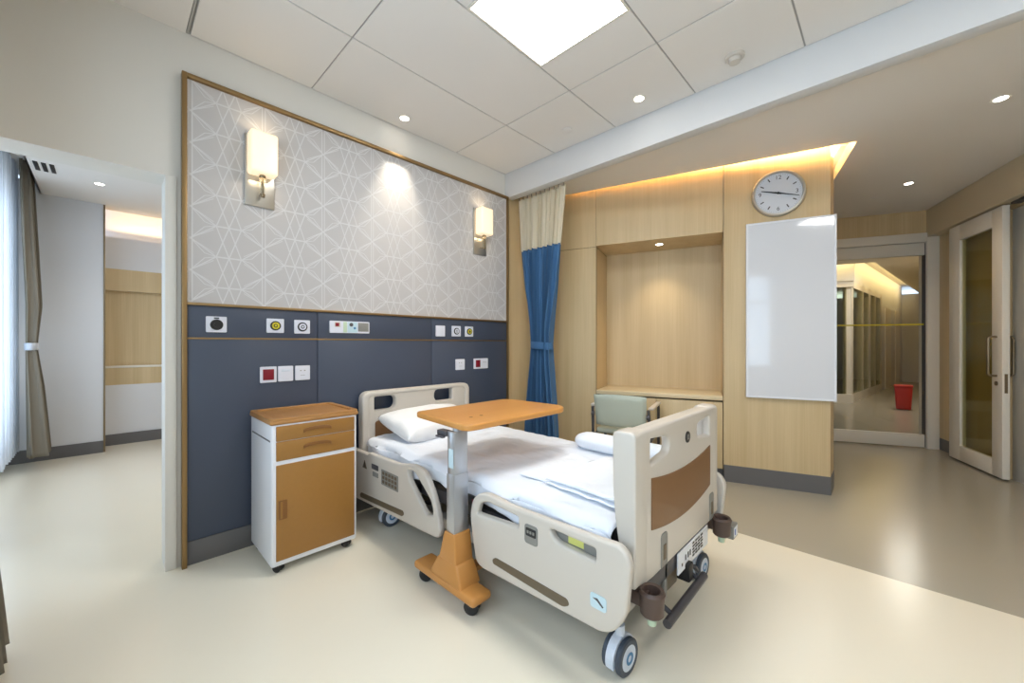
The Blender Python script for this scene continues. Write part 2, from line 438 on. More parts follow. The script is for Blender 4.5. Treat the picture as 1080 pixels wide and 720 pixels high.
b = MB(); b.box(-3.275, .8, .23, 3.80, CL+.01, CL+.1); b.box(-3.275, -3.265, .23, 3.6, CL+.01, 2.95); b.box(-3.40, .8, 3.8, 4.4, 2.93, 3.0); b.box(-3.75, -3.24, .23, 3.6, 2.93, 3.0)

struct(b.build('ceiling_next_room', 'ceiling'))
area('next_room_cove_light', (-1.6, 4.16, 2.60), (0, -.25, 1), 2.3, .05, 8, (1, .66, .34))
area('next_room_ceiling_glow', (-1.6, 1.9, CL-.02), (0, 0, -1), 1.2, .6, 16, (1, .94, .85))  # downward area lamp at ceiling level, no fitting modelled

# tiled ceiling
b = MB(); g = .0045
xl = [0, -.622, -1.84, -2.475]; yl = [0.03]+[-.602-.6035*i for i in range(9)]+[-6.0]
lights_rows = (2, 6)
for i in range(len(xl)-1):
    for j in range(len(yl)-1):
        x1, x0 = xl[i]-g, xl[i+1]+g; y1, y0 = yl[j]-g, yl[j+1]+g
        if i == 1 and j in lights_rows:
            b.box(-.926, x1, y0, y1, CH, CH+.02, .001, 1); b.box(x0, -1.522, y0, y1, CH, CH+.02, .001, 1)
        else: b.box(x0, x1, y0, y1, CH, CH+.02, .001, 1)
b.mi = 1
# backing above the joints
for i in range(len(xl)-1):
    b.box(xl[i+1], xl[i], -6.0, .03, CH+.006, CH+.07)
b.mi = 0
b.box(-3.25, -2.492, -6.0, .03, CH, CH+.07)
b.mi = 1; b.box(-2.489, -2.478, -6, .03, CH+.003, CH+.07)
struct(b.build('ceiling', ['ceiling', 'ceiling_gap']))
# beam with curtain track edge
b = MB(); b.box(0, .095, -6.0, .03, 2.684, 3.05, .003); struct(b.build('trim_8', 'beam'))
b = MB(); b.box(.095, .125, -5.9, 0.0, 2.70, 2.76, .004); struct(b.build('trim_9', 'beam'))
# low ceiling with lit slot around the oak wall
outer = [(.09, .03), (.09, -5.2), (4.2, -5.2), (4.2, -2.0), (3.2, .03)]
hole = [(1.20, -2.585), (2.45, -2.27), (2.6, -.2), (.52, -.28)]
plate('low_ceiling_tmp', [outer, hole], .10, 0, 'ceiling', None, Matrix.Translation((0, 0, CL+.05)))
lc = bpy.data.objects['low_ceiling_tmp']; lc.name = 'ceiling_entrance'; struct(lc)
b = MB(); b.box(.1, 4.9, -5.2, .03, 3.04, 3.10); 
struct(b.build('ceiling_slot_top', 'ceiling'))
b = MB(); b.box(.006, 3.2, .015, .1, 0, 3.1); struct(b.build('wall_north_entrance', 'wood'))
def slot_light(p, q, off, w, nm):
    p = Vector(p); q = Vector(q); d = (q-p); L = d.length; d.normalize()
    n = Vector((-d.y, d.x))*off
    c = (p+q)/2
    return p, q, d, L, n, c
# cove LED lights lie on the ceiling edge and shine over to the oak wall
def cove(p, q, into, watts):
    p = Vector((p[0], p[1], 0)); q = Vector((q[0], q[1], 0)); c = (p+q)/2; d = (q-p).normalized()
    l = bpy.data.lights.new('cove_light', 'AREA'); l.shape = 'RECTANGLE'; l.size = (q-p).length; l.size_y = .03; l.energy = watts; l.color = (1, .68, .32)
    o = bpy.data.objects.new('cove_light', l); COL.objects.link(o); o.location = (c.x, c.y, 2.93)
    into = Vector((into[0], into[1], -.35)).normalized(); z = -into; x = d; y = z.cross(x).normalized(); x = y.cross(z)
    o.rotation_euler = Matrix((x, y, z)).transposed().to_euler()
cove((.46, -.30), (1.13, -2.50), (.951, .309), 34)
cove((1.35, -2.62), (2.3, -2.39), (-.25, .95), 16)

# oak wall (built in its own frame: right end at x=0)
b = MB(WF)
H = 3.03
b.prism([(0, 0), (-.756, 0), (-.756, .55), (.079, .55), (.079, .2425)], .145, H)              # right pier
b.box(-1.895, -.760, 0, .55, 2.212, H)                                                # over the niche
b.box(-2.62, -1.899, 0, .55, 2.205, H)
b.box(-2.62, -1.899, 0, .55, .10, 2.199)                                                # left panel
b.box(-1.899, -.756, .50, .56, .74, 2.212)                                            # niche back
we = struct(b.build('wall_east', 'wood'))
b = MB(WF); b.box(-2.62, -1.90, .006, .54, 2.190, 2.212); b.box(-1.899, -1.894, .004, .010, .1, 2.21); b.box(-.761, -.755, .004, .010, .1, 2.21)
b.build('panel_joint', 'seam', we)
b = MB(WF); b.prism([(.002, -.008), (-.754, -.008), (-.754, .54), (.081, .54), (.081, .2425)], 0, .145); struct(b.build('baseboard_east', 'skirting'))
b = MB(WF); b.box(-2.55, -.760, .04, .3, 0, .10); struct(b.build('baseboard_east_low', 'skirting'))

# glass partition with glazed door, at the far right
GD = Vector((.388, -.9215)); GN = Vector((.9215, .388))
GF = Matrix.Translation((3.494, -2.236, 0)) @ Matrix.Rotation(math.atan2(GD.y, GD.x), 4, 'Z')   # x right, y away
b = MB(GF)
b.box(-1.6, 1.03, -.02, .12, 2.508, 3.05); b.box(-1.6, -.75, -.02, .12, 0, 2.508)
struct(b.build('wall_corridor', 'wood'))
dr = bpy.data.objects.new('door_1', None); COL.objects.link(dr); dr.matrix_world = GF; WM['door_1'] = GF.copy(); struct(dr)
b = MB(GF); b.box(.90, 1.006, -.05, .12, 0, 2.505, .004); b.box(-.75, -.65, -.05, .12, 0, 2.505, .004); b.box(-.65, .90, -.05, .12, 2.40, 2.505, .004); b.build('door_frame', 'white_frame', dr)
b = MB(GF); b.box(-.64, .892, -.02, .03, .01, .155, .003); b.box(-.64, .892, -.02, .03, 2.252, 2.395, .003); b.build('door_rail', 'white_frame', dr)
b = MB(GF); b.box(-.64, .892, 0, .012, .155, 2.252); b.build('pane', 'glass', dr)
b = MB(GF); b.box(-.64, .89, -.002, -.0005, 1.435, 1.452); b.build('manifestation_strip', 'yellow', dr)
b = MB(GF); b.box(.889, .896, -.022, .035, .012, 2.39); b.build('edge_seal', 'dark_grey', dr)

# corridor beyond the glass
cc = Vector((7.85, -2.22))
def vwall(b, p, q, z0, z1, t=.1):
    p = Vector(p); q = Vector(q); d = (q-p).normalized(); n = Vector((-d.y, d.x))*t
    b.prism([tuple(p), tuple(q), tuple(q+n), tuple(p+n)], z0, z1)
def at(p, d, s): return (p[0]+d[0]*s, p[1]+d[1]*s)
d2 = Vector((.992, -.122)); d1 = Vector((-.39, .92))
b = MB(); vwall(b, at(cc, d1, 3.5), cc, 2.5, 3.04, -.12); vwall(b, cc, at(cc, d2, 7), 2.5, 3.04, .12); vwall(b, at(cc, d2, 3.4), at(cc, d2, 7), 0, 2.5, .12)
struct(b.build('wall_corridor_glazed', 'blue_white'))
fr = bpy.data.objects.new('window_3', None); COL.objects.link(fr); fr.location = (cc.x, cc.y, 0); WM['window_3'] = Matrix.Translation(fr.location); struct(fr)
b = MB()
for s_, w_ in ((0, .16), (1.05, .10), (1.75, .22), (2.5, .10), (3.2, .2)): vwall(b, at(cc, d2, s_), at(cc, d2, s_+w_), 0, 2.5, .1)
for s_, w_ in ((.02, .1), (.9, .08), (1.9, .08), (2.9, .08)): vwall(b, at(cc, d1, s_), at(cc, d1, s_+w_), 0, 2.5, -.1)
vwall(b, cc, at(cc, d2, 3.4), .0, .18, .09); vwall(b, cc, at(cc, d2, 3.4), 2.38, 2.5, .09)
vwall(b, at(cc, d1, 3.5), cc, 0, .18, -.09); vwall(b, at(cc, d1, 3.5), cc, 2.38, 2.5, -.09)
b.build('window_frame', 'white_frame', fr)
b = MB(); vwall(b, at(cc, d2, .1), at(cc, d2, 3.4), .18, 2.38, .02); vwall(b, at(cc, d1, 3.5), at(cc, d1, .1), .18, 2.38, -.02); b.build('pane', 'dark_glass', fr)
b = MB(); vwall(b, (cc.x+.6, cc.y+1.8), (cc.x+7, cc.y+1.1), 0, 2.8, .1); struct(b.build('wall_corridor_room', 'room_blue'))
for k_, (s0_, s1_) in enumerate(((3.9, 4.8), (5.6, 6.5))):
    b = MB(); vwall(b, at(at(cc, d2, s0_), (.122*-1, -.992), .012), at(at(cc, d2, s1_), (-.122, -.992), .012), 0, 2.2, .02); struct(b.build('door_%d' % (4+k_), 'white_frame'))
b = MB(); b.box(14.9, 15.1, -5.5, 1.5, 0, 2.8); struct(b.build('wall_corridor_end', 'blue_white'))
b = MB(); vwall(b, at((3.894, -3.186), (.9215, .388), .12), (15, -4.55), 0, 2.8, -.1); struct(b.build('wall_corridor_right', 'wood'))
b = MB(); b.prism([(4.25, -1.75), (3.95, -3.6), (4.3, -5.2), (15, -5.2), (15, -3.48), (7.55, -2.57), (6.3, 1.5), (4.3, 1.5)], 2.80, 2.88); b.prism([(3.5, 1.5), (16, 1.5), (16, -5.2), (4.3, -5.2), (4.5, -1.8)], 3.04, 3.1); struct(b.build('ceiling_corridor', 'ceiling'))
b = MB(); b.box(3.0, 15, 1.5, 1.6, 0, 3.0); struct(b.build('wall_corridor_north', 'wood'))
area('corridor_cove_light', (11.0, -3.02, 2.96), (.122, .992, -.5), 6.5, .04, 20, (1, .72, .30))
area('corridor_cove_light', (7.0, -1.1, 2.96), (.92, .39, -.5), 2.8, .04, 9, (1, .72, .30))
area('corridor_ceiling_glow', (7.0, -3.0, 2.79), (0, 0, -1), 2.5, .5, 26, (1, .95, .86))

# sliding door wall at the right edge
SF = Matrix.Translation((3.894, -3.186, 0)) @ Matrix.Rotation(math.atan2(SD.y, SD.x), 4, 'Z')   # x toward the camera side, -y = room side after flip
# in SF the room lies at -y (to the right of the direction) -> local y positive points away from the room
b = MB(SF); b.box(0, 1.11, 0, .12, 0, 3.05); b.box(1.11, 2.45, 0, .12, 2.42, 3.05); b.box(2.45, 4.0, 0, .12, 0, 3.05); struct(b.build('wall_entrance', 'wood'))
dr = bpy.data.objects.new('door_2', None); COL.objects.link(dr); dr.matrix_world = SF; WM['door_2'] = SF.copy(); struct(dr)
b = MB(SF)
for r in ((.423, .605, .02, 2.44), (1.092, 1.227, .02, 2.44), (.605, 1.092, .02, .168), (.605, 1.092, 2.28, 2.44)): b.box(r[0], r[1], -.10, -.052, r[2], r[3], .002)
b.build('door_leaf', 'white_frame', dr)
b = MB(SF); b.box(.60, 1.097, -.080, -.072, .16, 2.29); b.build('pane', 'dark_glass', dr)
for s_ in (-1, 1):
    y0 = -.10 if s_ < 0 else -.052; yy = y0+s_*.055
    b = MB(SF); b.tube([(1.155, y0, .93), (1.155, yy-s_*.012, .93), (1.155, yy, .945), (1.155, yy, 1.265), (1.155, yy-s_*.012, 1.28), (1.155, y0, 1.28)], .0105, 10)
    b.build('door_handle', 'steel_dark', dr)
b = MB(SF); b.lathe([(0, 0), (.020, 0), (.020, .006), (0, .006)], (1.155, -.1, .86), 'Y', 18); b.build('lock_cylinder', 'steel_dark', dr)
b = MB(SF); b.box(1.226, 1.229, -.086, -.066, .78, .95); b.build('lock_plate', 'steel_dark', dr)
b = MB(SF); b.box(.01, 2.7, -.125, 0, 2.455, CL+.01, .003); struct(b.build('trim_10', 'pelmet'))
b = MB(SF); b.box(1.25, 2.45, -.06, .0, 2.435, 2.4549, .001); struct(b.build('trim_11', 'dark_grey'))
dr = bpy.data.objects.new('door_3', None); COL.objects.link(dr); dr.matrix_world = SF; WM['door_3'] = SF.copy(); struct(dr)
b = MB(SF); b.box(1.112, 2.448, .02, .07, .0, 2.418, .002); b.build('door_leaf', 'wall', dr)
b = MB(SF); b.box(0, 1.11, -.008, 0, 0, .13); struct(b.build('baseboard_entrance', 'skirting'))

# ================================================================== BED
RX = -1.575          # plane of the near rails
bed = thing('hospital_bed', 'beige hospital bed on casters with brown inserts and folding side rails', 'bed', (-1.055, -1.08, 0))
CXB = -1.055
# headboard
p = MB(); 
hb = plate('headboard', [rounded([(-1.55, .30), (-.585, .30), (-.585, .875), (-1.55, .875)], [.02, .02, .06, .06]),
     rounded([(-1.458, .738), (-1.29, .738), (-1.29, .835), (-1.458, .835)], [.012, .048, .048, .012]),
     rounded([(-.945, .75), (-.765, .75), (-.765, .845), (-.945, .845)], [.048, .012, .012, .048])], .055, .012, 'bed_plastic', bed, XZ(-.075))
plate('rim', [rounded([(-1.552, .30), (-.583, .30), (-.583, .878), (-1.552, .878)], [.02, .02, .065, .065]), rounded([(-1.50, .31), (-.635, .31), (-.635, .845), (-1.50, .845)], [.02, .02, .04, .04])], .075, .014, 'bed_plastic', hb, XZ(-.075))
plate('insert', [rounded([(-1.455, .45), (-.68, .45), (-.68, .66), (-1.07, .69), (-1.455, .66)], .02)], .006, .001, 'bed_brown', hb, XZ(-.105))
# footboard
fb = plate('footboard', [rounded([(-1.50, .355), (-1.40, .335), (-.70, .335), (-.60, .355), (-.598, .9), (-1.512, .9)], [.03, .05, .05, .03, .055, .055]),
     rounded([(-1.385, .765), (-1.215, .785), (-1.215, .845), (-1.385, .862)], [.012, .03, .03, .012]),
     rounded([(-.895, .785), (-.725, .765), (-.725, .862), (-.895, .845)], [.03, .012, .012, .03])], .036, .012, 'bed_plastic', bed, XZ(-2.1025), res=4)
for xx in (-1.4635, -.6465):
    lp_ = rounded([(-2.1208, .352), (-2.095, .352), (-2.06, .46), (-2.032, .64), (-2.03, .903), (-2.1208, .903)], [.012, .012, .08, .15, .028, .028])
    t = bmesh.new(); vs = [t.verts.new((xx-.0485, q[0], q[1])) for q in lp_]; f = t.faces.new(vs); rr = bmesh.ops.extrude_face_region(t, geom=[f])
    for v in rr['geom']:
        if isinstance(v, bmesh.types.BMVert): v.co.x += .097
    bmesh.ops.remove_doubles(t, verts=t.verts[:], dist=1e-5); bmesh.ops.recalc_face_normals(t, faces=t.faces[:])
    bmesh.ops.bevel(t, geom=[e for e in t.edges if abs(e.verts[0].co.x-e.verts[1].co.x) < 1e-6], offset=.011, segments=4, profile=.5, affect='EDGES', clamp_overlap=True)
    b = MB(); b.merge(t); b.build('side_post', 'bed_plastic', fb)
b = MB(); b.box(-1.47, -.64, -2.1195, -2.045, .868, .8985, .013, 4); b.build('top_rail', 'bed_plastic', fb)
sag = lambda x, z, d: z-d*(1-((x-CXB)/.36)**2)
xs = [-1.385+.66*i/16 for i in range(17)]
plate('insert', [[(x, sag(x, .53, .045)) for x in xs]+[(x, sag(x, .722, .035)) for x in xs[::-1]]], .006, .0015, 'bed_brown', fb, XZ(-2.1215))
b = MB(); b.box(-1.40, -.71, -2.120, -2.113, .742, .752, .003)
b.build('ledge', 'bed_plastic', fb)
b = MB(); b.lathe([(0, .004), (.024, .004), (.025, 0), (0, 0)], (-1.02, -2.1205, .808), 'Y'); b.build('round_badge', 'black', fb)
plate('badge_mark', [rounded(rect(-1.032, -1.008, .797, .819), .004), rounded(rect(-1.026, -1.018, .803, .813), .002), rounded(rect(-1.016, -1.012, .801, .815), .001)], .001, 0, 'mid_grey', fb, XZ(-2.1252))
for xx in (-1.27, -.70):
    plate('latch_cover', [rounded(rect(xx-.03, xx+.03, .345, .475), [.002, .002, .02, .02])], .006, .0015, 'mid_grey', fb, XZ(-2.121))
    plate('latch_window', [rounded(rect(xx-.012, xx+.012, .37, .43), .003)], .002, .0005, 'bed_olive', fb, XZ(-2.1245))

# near and far side rails
def head_rail(x, name='side_rail_head'):
    o = plate('side_rail', [rounded([(.03, .485), (.27, .485), (.28, .497), (.66, .503), (.83, .535), (.93, .525), (1.035, .40), (1.085, .24), (1.06, .195), (.90, .185), (.06, .145), (.03, .16)],
         [.03, .01, .01, .03, .04, .05, .08, .04, .03, .05, .02, .02]),
         rounded([(.765, .495), (.84, .495), (1.0, .375), (1.02, .31), (.955, .285), (.775, .44)], [.018, .03, .03, .02, .02, .02])], .036, .012, 'bed_plastic', bed, YZ(x), res=4)
    return o
def foot_rail(x):
    return plate('side_rail', [rounded([(1.318, .40), (1.34, .495), (1.42, .535), (1.50, .532), (1.56, .522), (1.97, .528), (2.11, .535), (2.145, .49), (2.125, .29), (2.06, .205), (1.40, .18), (1.36, .20)],
         [.04, .05, .05, .05, .05, .05, .05, .05, .06, .06, .03, .03]),
         rounded([(1.372, .425), (1.39, .475), (1.44, .497), (1.635, .488), (1.635, .445)], [.01, .02, .03, .008, .008]),
         rounded([(1.80, .495), (2.01, .49), (2.01, .445), (1.83, .455)], [.02, .01, .008, .03])], .036, .012, 'bed_plastic', bed, YZ(x), res=4)
hr = head_rail(RX); frl = foot_rail(RX)
hr['label'] = 'near head-end side rail with control panel'; frl['label'] = 'near foot-end side rail'
XF = RX-.0185
def deco(parent, nm, loop, m, t=.003, off=0): return plate(nm, [loop], t, .0004, m, parent, YZ(XF-off))
deco(hr, 'olive_strip', rounded([(.16, .19), (.17, .174), (.71, .208), (.73, .225), (.72, .243), (.18, .209)], [.01, .01, .015, .01, .01, .01]), 'bed_olive')
deco(frl, 'olive_strip', rounded([(1.485, .235), (1.87, .222), (1.90, .24), (1.89, .26), (1.50, .268), (1.48, .252)], .014), 'bed_olive')
deco(hr, 'warning_label', [(.20, .385), (.262, .385), (.231, .44)], 'bed_olive')
deco(hr, 'warning_mark', [(.224, .392), (.238, .392), (.234, .425), (.228, .425)], 'black', .001, .0018)
deco(hr, 'display', rounded(rect(.33, .42, .405, .438), .004), 'dark_grey')
deco(hr, 'button_strip', rounded(rect(.345, .42, .36, .39), .004), 'mid_grey')
pnl = deco(hr, 'button_panel', rounded(rect(.46, .665, .335, .43), .008), 'mid_grey')
for r_ in range(3):
    for c_ in range(5): deco(hr, 'button', rounded(rect(.475+c_*.037, .50+c_*.037, .347+r_*.027, .365+r_*.027), .004), 'bed_olive', .002, .002)
lt = deco(frl, 'latch_housing', rounded(rect(1.675, 1.745, .40, .478), .015), 'mid_grey', .004)
deco(frl, 'latch_button', rounded(rect(1.683, 1.737, .432, .465), .006), 'black', .004, .002)
for k in range(3): deco(frl, 'latch_mark', rounded(rect(1.690+k*.015, 1.700+k*.015, .443, .455), .002), 'mid_grey', .001, .0045)
deco(frl, 'blue_label', rounded(rect(1.99, 2.055, .283, .335), .012), 'pale_blue')
deco(frl, 'label_mark', rounded([(2.0, .318), (2.02, .322), (2.045, .300), (2.040, .296), (2.018, .312)], .001), 'dark_grey', .001, .0018)
far_h = head_rail(-.535); far_f = foot_rail(-.535)

# under frame
b = MB()
b.box(-1.50, -1.45, -2.03, -.10, .33, .40, .006); b.box(-.66, -.61, -2.03, -.10, .33, .40, .006)
for yy in (-.14, -.75, -1.35, -1.98): b.box(-1.50, -.61, yy-.025, yy+.025, .335, .39, .005)
b.build('upper_frame', 'dark_grey', bed)
b = MB(); b.box(-1.50, -.61, -2.03, -.08, .40, .43, .008); b.build('mattress_deck', 'black', bed)
b = MB()
b.box(-1.44, -1.38, -1.98, -.30, .15, .21, .01); b.box(-.73, -.67, -1.98, -.30, .15, .21, .01)
b.box(-1.49, -.62, -.38, -.30, .15, .21, .01); b.box(-1.49, -.62, -2.02, -1.94, .15, .21, .01)
b.build('base_frame', 'bed_plastic', bed)
for x in (-1.38, -.73):
    for ya, yb in ((-.62, -.95), (-1.75, -1.42)):
        b = MB(); b.tube([(x, ya, .19), (x, yb, .36)], .018); b.build('lift_arm', 'dark_grey', bed)
b = MB(); b.tube([(-1.055, -.6, .22), (-1.055, -1.3, .30)], .03, 14); b.box(-1.12, -.99, -.75, -.55, .20, .30, .01); b.build('lift_motor', 'black', bed)
b = MB(); b.box(-1.545, -1.535, -1.33, -1.10, .40, .47, .003); b.box(-1.54, -1.50, -1.31, -1.12, .36, .43, .004); b.build('rail_bracket', 'black', bed)
plate('red_label', [rect(1.285, 1.325, .415, .455)], .002, 0, 'red', bed, YZ(-1.547))
plate('red_label_mark', [rect(1.297, 1.313, .423, .447)], .001, 0, 'white_plastic', bed, YZ(-1.5486))
b = MB(); b.box(-1.558, -1.552, -2.00, -1.80, .43, .50, .002); b.build('frame_cover', 'mid_grey', bed)
plate('yellow_label', [rect(1.87, 1.94, .452, .483)], .001, 0, 'label_yellow', bed, YZ(-1.559))

# foot end hardware
b = MB(); b.box(-1.42, -.68, -2.10, -2.05, .25, .345, .006); ft = b.build('foot_crossbar', 'dark_grey', bed)
pl = plate('name_plate', [rounded(rect(-1.10, -.72, .225, .318), .006)], .006, .001, 'white_plastic', bed, XZ(-2.108))
b = MB()
for k, (x, z0, z1) in enumerate([(-1.06, .25, .262), (-1.02, .262, .285), (-.99, .262, .287), (-.965, .262, .287)]): b.box(x, x+.010, -2.1125, -2.111, z0, z1)
for r_ in range(5):
    for c_ in range(4):
        b.box(-.93+c_*.035, -.93+c_*.035+.022+.006*((r_*3+c_) % 2), -2.1125, -2.111, .243+r_*.014, .251+r_*.014)
b.build('plate_marks', 'black', pl)
for sx in (-1, 1):
    x = CXB+sx*.40
    b = MB(); b.lathe([(.034, -.085), (.040, -.078), (.043, -.02), (.046, -.004), (.040, .006), (.030, .002), (.028, -.03), (0, -.03)], (x, -2.155, .345), 'Z'); 
    b.box(x-.022, x+.022, -2.14, -2.08, .28, .33, .006)
    bp = b.build('corner_bumper', 'brown_rubber', bed)
    b = MB(); b.lathe([(0, -.035), (.015, -.035), (.017, 0), (0, 0)], (x, -2.155, .262), 'Z', 16); b.build('bumper_pin', 'green', bp)
b = MB(); b.box(-.62, -.54, -2.20, -2.13, .235, .30, .004); b.build('side_connector', 'mid_grey', bed)
plate('connector_label', [rect(-.612, -.552, .245, .293)], .001, 0, 'white_plastic', bed, XZ(-2.201))
plate('connector_mark', [rect(-.600, -.588, .255, .283)], .001, 0, 'label_blue', bed, XZ(-2.2022))
b = MB(); b.tube([(-1.30, -2.145, .140), (-.88, -2.145, .150)], .017, 16)
for x in (-1.24, -.93): b.tube([(x, -2.145, .145), (x, -2.09, .17), (x, -1.98, .18)], .010)
b.build('brake_pedal_bar', 'dark_grey', bed)
b = MB(); b.prism([(-1.36, .175), (-1.04, .165), (-1.00, .335), (-1.36, .335)], 0, .012, .003)
b.bm.transform(Matrix(((1, 0, 0, 0), (0, 0, -1, -2.07), (0, 1, 0, 0), (0, 0, 0, 1)))); b.build('foot_cover', 'bed_olive', bed)
b = MB(); b.box(-1.21, -1.185, -2.10, -2.083, .17, .36, .004); b.build('release_lever', 'mid_grey', bed)
b = MB(); b.box(-1.02, -.97, -2.13, -2.05, .165, .245, .008); b.build('crank_housing', 'black', bed)
b = MB(); b.tube([(-.97, -2.09, .21), (-.93, -2.12, .20), (-.90, -2.12, .17)], .010); b.build('crank', 'dark_grey', bed)

# casters of the bed
def bed_caster(x, y, rot):
    F = Matrix.Translation((x, y, 0)) @ Matrix.Rotation(rot, 4, 'Z')
    R_ = .066
    b = MB(F)
    n = 14
    pr = [(math.cos(a), math.sin(a)) for a in [math.radians(-20+ 200*i/n) for i in range(n+1)]]
    for i in range(n):
        (c0, s0), (c1, s1) = pr[i], pr[i+1]
        for xx0, xx1 in ((-.0165, .0165),):
            pts = [(c0*.072, R_+s0*.072), (c1*.072, R_+s1*.072), (c1*.058, R_+s1*.058), (c0*.058, R_+s0*.058)]
            vs = [b.bm.verts.new((xx0, q[0], q[1])) for q in pts]+[b.bm.verts.new((xx1, q[0], q[1])) for q in pts]
            b.bm.faces.new(vs[:4]); b.bm.faces.new(vs[4:][::-1])
            for k in range(4): b.bm.faces.new((vs[k], vs[(k+1) % 4], vs[4+(k+1) % 4], vs[4+k]))
    b.lathe([(0, 0), (.018, 0), (.018, .04), (0, .04)], (0, .0, R_+.066), 'Z', 16)
    w = b.build('caster', 'hub', bed)
    for s_ in (-1, 1):
        c = s_*.028
        b = MB(F); b.lathe([(.045, c-.011), (R_-.006, c-.011), (R_, c-.006), (R_, c+.006), (R_-.006, c+.011), (.045, c+.011), (.045, c-.011)], (0, 0, R_), 'X', 32); b.build('tyre', 'tyre', w)
        b = MB(F); b.lathe([(0, c-.0125), (.046, c-.0105), (.046, c+.0105), (0, c+.0125)], (0, 0, R_), 'X', 32); b.build('hub_cover', 'hub', w)
        c = s_*.0415; b = MB(F); b.lathe([(.012, c), (.022, c), (.022, c+s_*.001), (.012, c+s_*.001), (.012, c)], (0, 0, R_), 'X', 24); b.build('hub_mark', 'sky_blue', w)
    return w
bed_caster(-1.462, -2.035, 1.5); bed_caster(-1.47, -.34, 1.5); bed_caster(-.65, -2.035, 1.5); bed_caster(-.65, -.34, 1.5)

# mattress, sheet, pillow, linen
b = MB(); b.box(-1.505, -.60, -2.02, -.115, .431, .545, .03, 3)
tag(b.build('mattress', 'black'), 'thin black mattress under the white sheet on the bed', 'mattress')
def fbm(x, y, z, s): return mnoise.noise(Vector((x*s, y*s, z*s)))
def sheet_fn(u, v):
    # u across (near side hem -> over the top -> far hem), v along head->foot
    y = -.10-1.93*v
    w = .47; drop = .13+.015*math.sin(v*9)+.012*math.sin(v*23+1); top = .558
    per = drop*2+2*w; s = u*per
    if s < drop: x = -w; z = top-drop+s
    elif s < drop+2*w: x = -w+(s-drop); z = top
    else: x = w; z = top-(s-drop-2*w)
    # round the shoulders
    r = .045
    dx = min(x+w, w-x)
    if z >= top-1e-6 and dx < r: z = top-(r-math.sqrt(max(0, r*r-(r-dx)**2)))*.9
    if z < top-r*.9 or dx < 1e-6:
        side = 1 if x > 0 else -1
        x += side*(.010*math.sin(v*31+z*9)+.012*fbm(0, y, z, 9)-.0)
        if z > top-r*.9: z = min(z, top-r*.9)
    z += .007*fbm(x, y, 0, 5)+.005*fbm(x, y, 3, 13)+.004*abs(fbm(x, y*.5, 7, 20))
    # raised fold across the middle
    z += .010*math.exp(-((y+1.22+.10*math.sin(x*4))/.06)**2)+.010*math.exp(-((y+.62)/.05)**2)*(.5+.5*math.sin(x*7))
    e = min(v, 1-v)
    if e < .02: z -= (.02-e)*1.2
    return (CXB+x, y, z)
b = MB(); b.grid(sheet_fn, 110, 130); so = b.build('bed_sheet', 'sheet', smooth=80)
md = so.modifiers.new('thick', 'SOLIDIFY'); md.thickness = .003; md.offset = 1
tag(so, 'white crumpled sheet spread over the hospital bed mattress', 'sheet')
def cushion(name, m, cx, cy, cz, lx, ly, h, rz=0, pinch=.5, seed=0, tilt=0):
    F = Matrix.Translation((cx, cy, cz)) @ Matrix.Rotation(rz, 4, 'Z') @ Matrix.Rotation(tilt, 4, 'X')
    b = MB(F)
    def fn(sg):
        def f(u, v):
            a = u*2-1; c = v*2-1
            prof = (max(0, 1-abs(a)**2.6)*max(0, 1-abs(c)**2.6))**pinch
            sx = 1-.07*(1-abs(c)**2)*0; x = a*lx/2*(1-.05*(1-abs(a))*c*c); y = c*ly/2
            x *= 1-.06*(1-c*c)*abs(a)**3; y *= 1-.08*(1-a*a)*abs(c)**3
            z = h/2+sg*h/2*prof + .006*fbm(x+seed, y, sg, 7)*prof + .003*fbm(x+seed, y, sg, 19)*prof
            if sg < 0: z = max(z, .0+h*.12*(1-prof))
            return (x, y, z)
        return f
    b.grid(fn(1), 40, 30); b.grid(fn(-1), 40, 30)
    bmesh.ops.remove_doubles(b.bm, verts=b.bm.verts[:], dist=1e-4)
    return b.build(name, m, smooth=80)
tag(cushion('pillow', 'pillow', -1.12, -.315, -.0+.560, .68, .41, .175, .03, .36, 3, math.radians(13)), 'plump white pillow at the head of the hospital bed', 'pillow')
def folded(name, m, x0, x1, y0, y1, z0, h, rz=0, seed=0, layers=2):
    cx, cy = (x0+x1)/2, (y0+y1)/2; b = MB(Matrix.Translation((cx, cy, z0)) @ Matrix.Rotation(rz, 4, 'Z'))
    for L in range(layers):
        hh = h/layers; ex = 1-.03*L
        def f(u, v, L=L, hh=hh, ex=ex):
            # closed cross-section (u around), v along y
            a = u*2*PI; n_ = 5.0
            c = math.copysign(abs(math.cos(a))**(2/n_), math.cos(a)); s = math.copysign(abs(math.sin(a))**(2/n_), math.sin(a))
            k = 1-max(0, abs(v*2-1)-.93)*4
            x = c*(x1-x0)/2*ex; y = (v-.5)*(y1-y0)*ex; z = hh*(L+.5)+s*hh/2*k
            z += (.010*fbm(x+seed, y, L, 6)+.006*fbm(x+seed, y, L, 15))*(1 if s > 0 else .3)
            x += .006*fbm(x+seed, y, L+5, 8); y += .012*fbm(x+seed, y, L+9, 6)
            return (x, y, max(z, .0))
        b.grid(f, 48, 26, closed_u=True)
        # end caps
    bmesh.ops.holes_fill(b.bm, edges=[e for e in b.bm.edges if e.is_boundary], sides=0)
    return b.build(name, m, smooth=60)
tag(folded('folded_gown', 'linen', -1.40, -.90, -2.01, -1.625, .570, .034, -.06, 1), 'white folded hospital gown lying flat by the footboard', 'gown')
tag(folded('folded_cloth', 'linen', -1.375, -.93, -1.60, -1.44, .566, .018, .02, 9, 1), 'thin white folded cloth lying on the sheet mid-bed, before the gown', 'cloth')
b = MB(Matrix.Translation((-.705, -1.68, .562)))
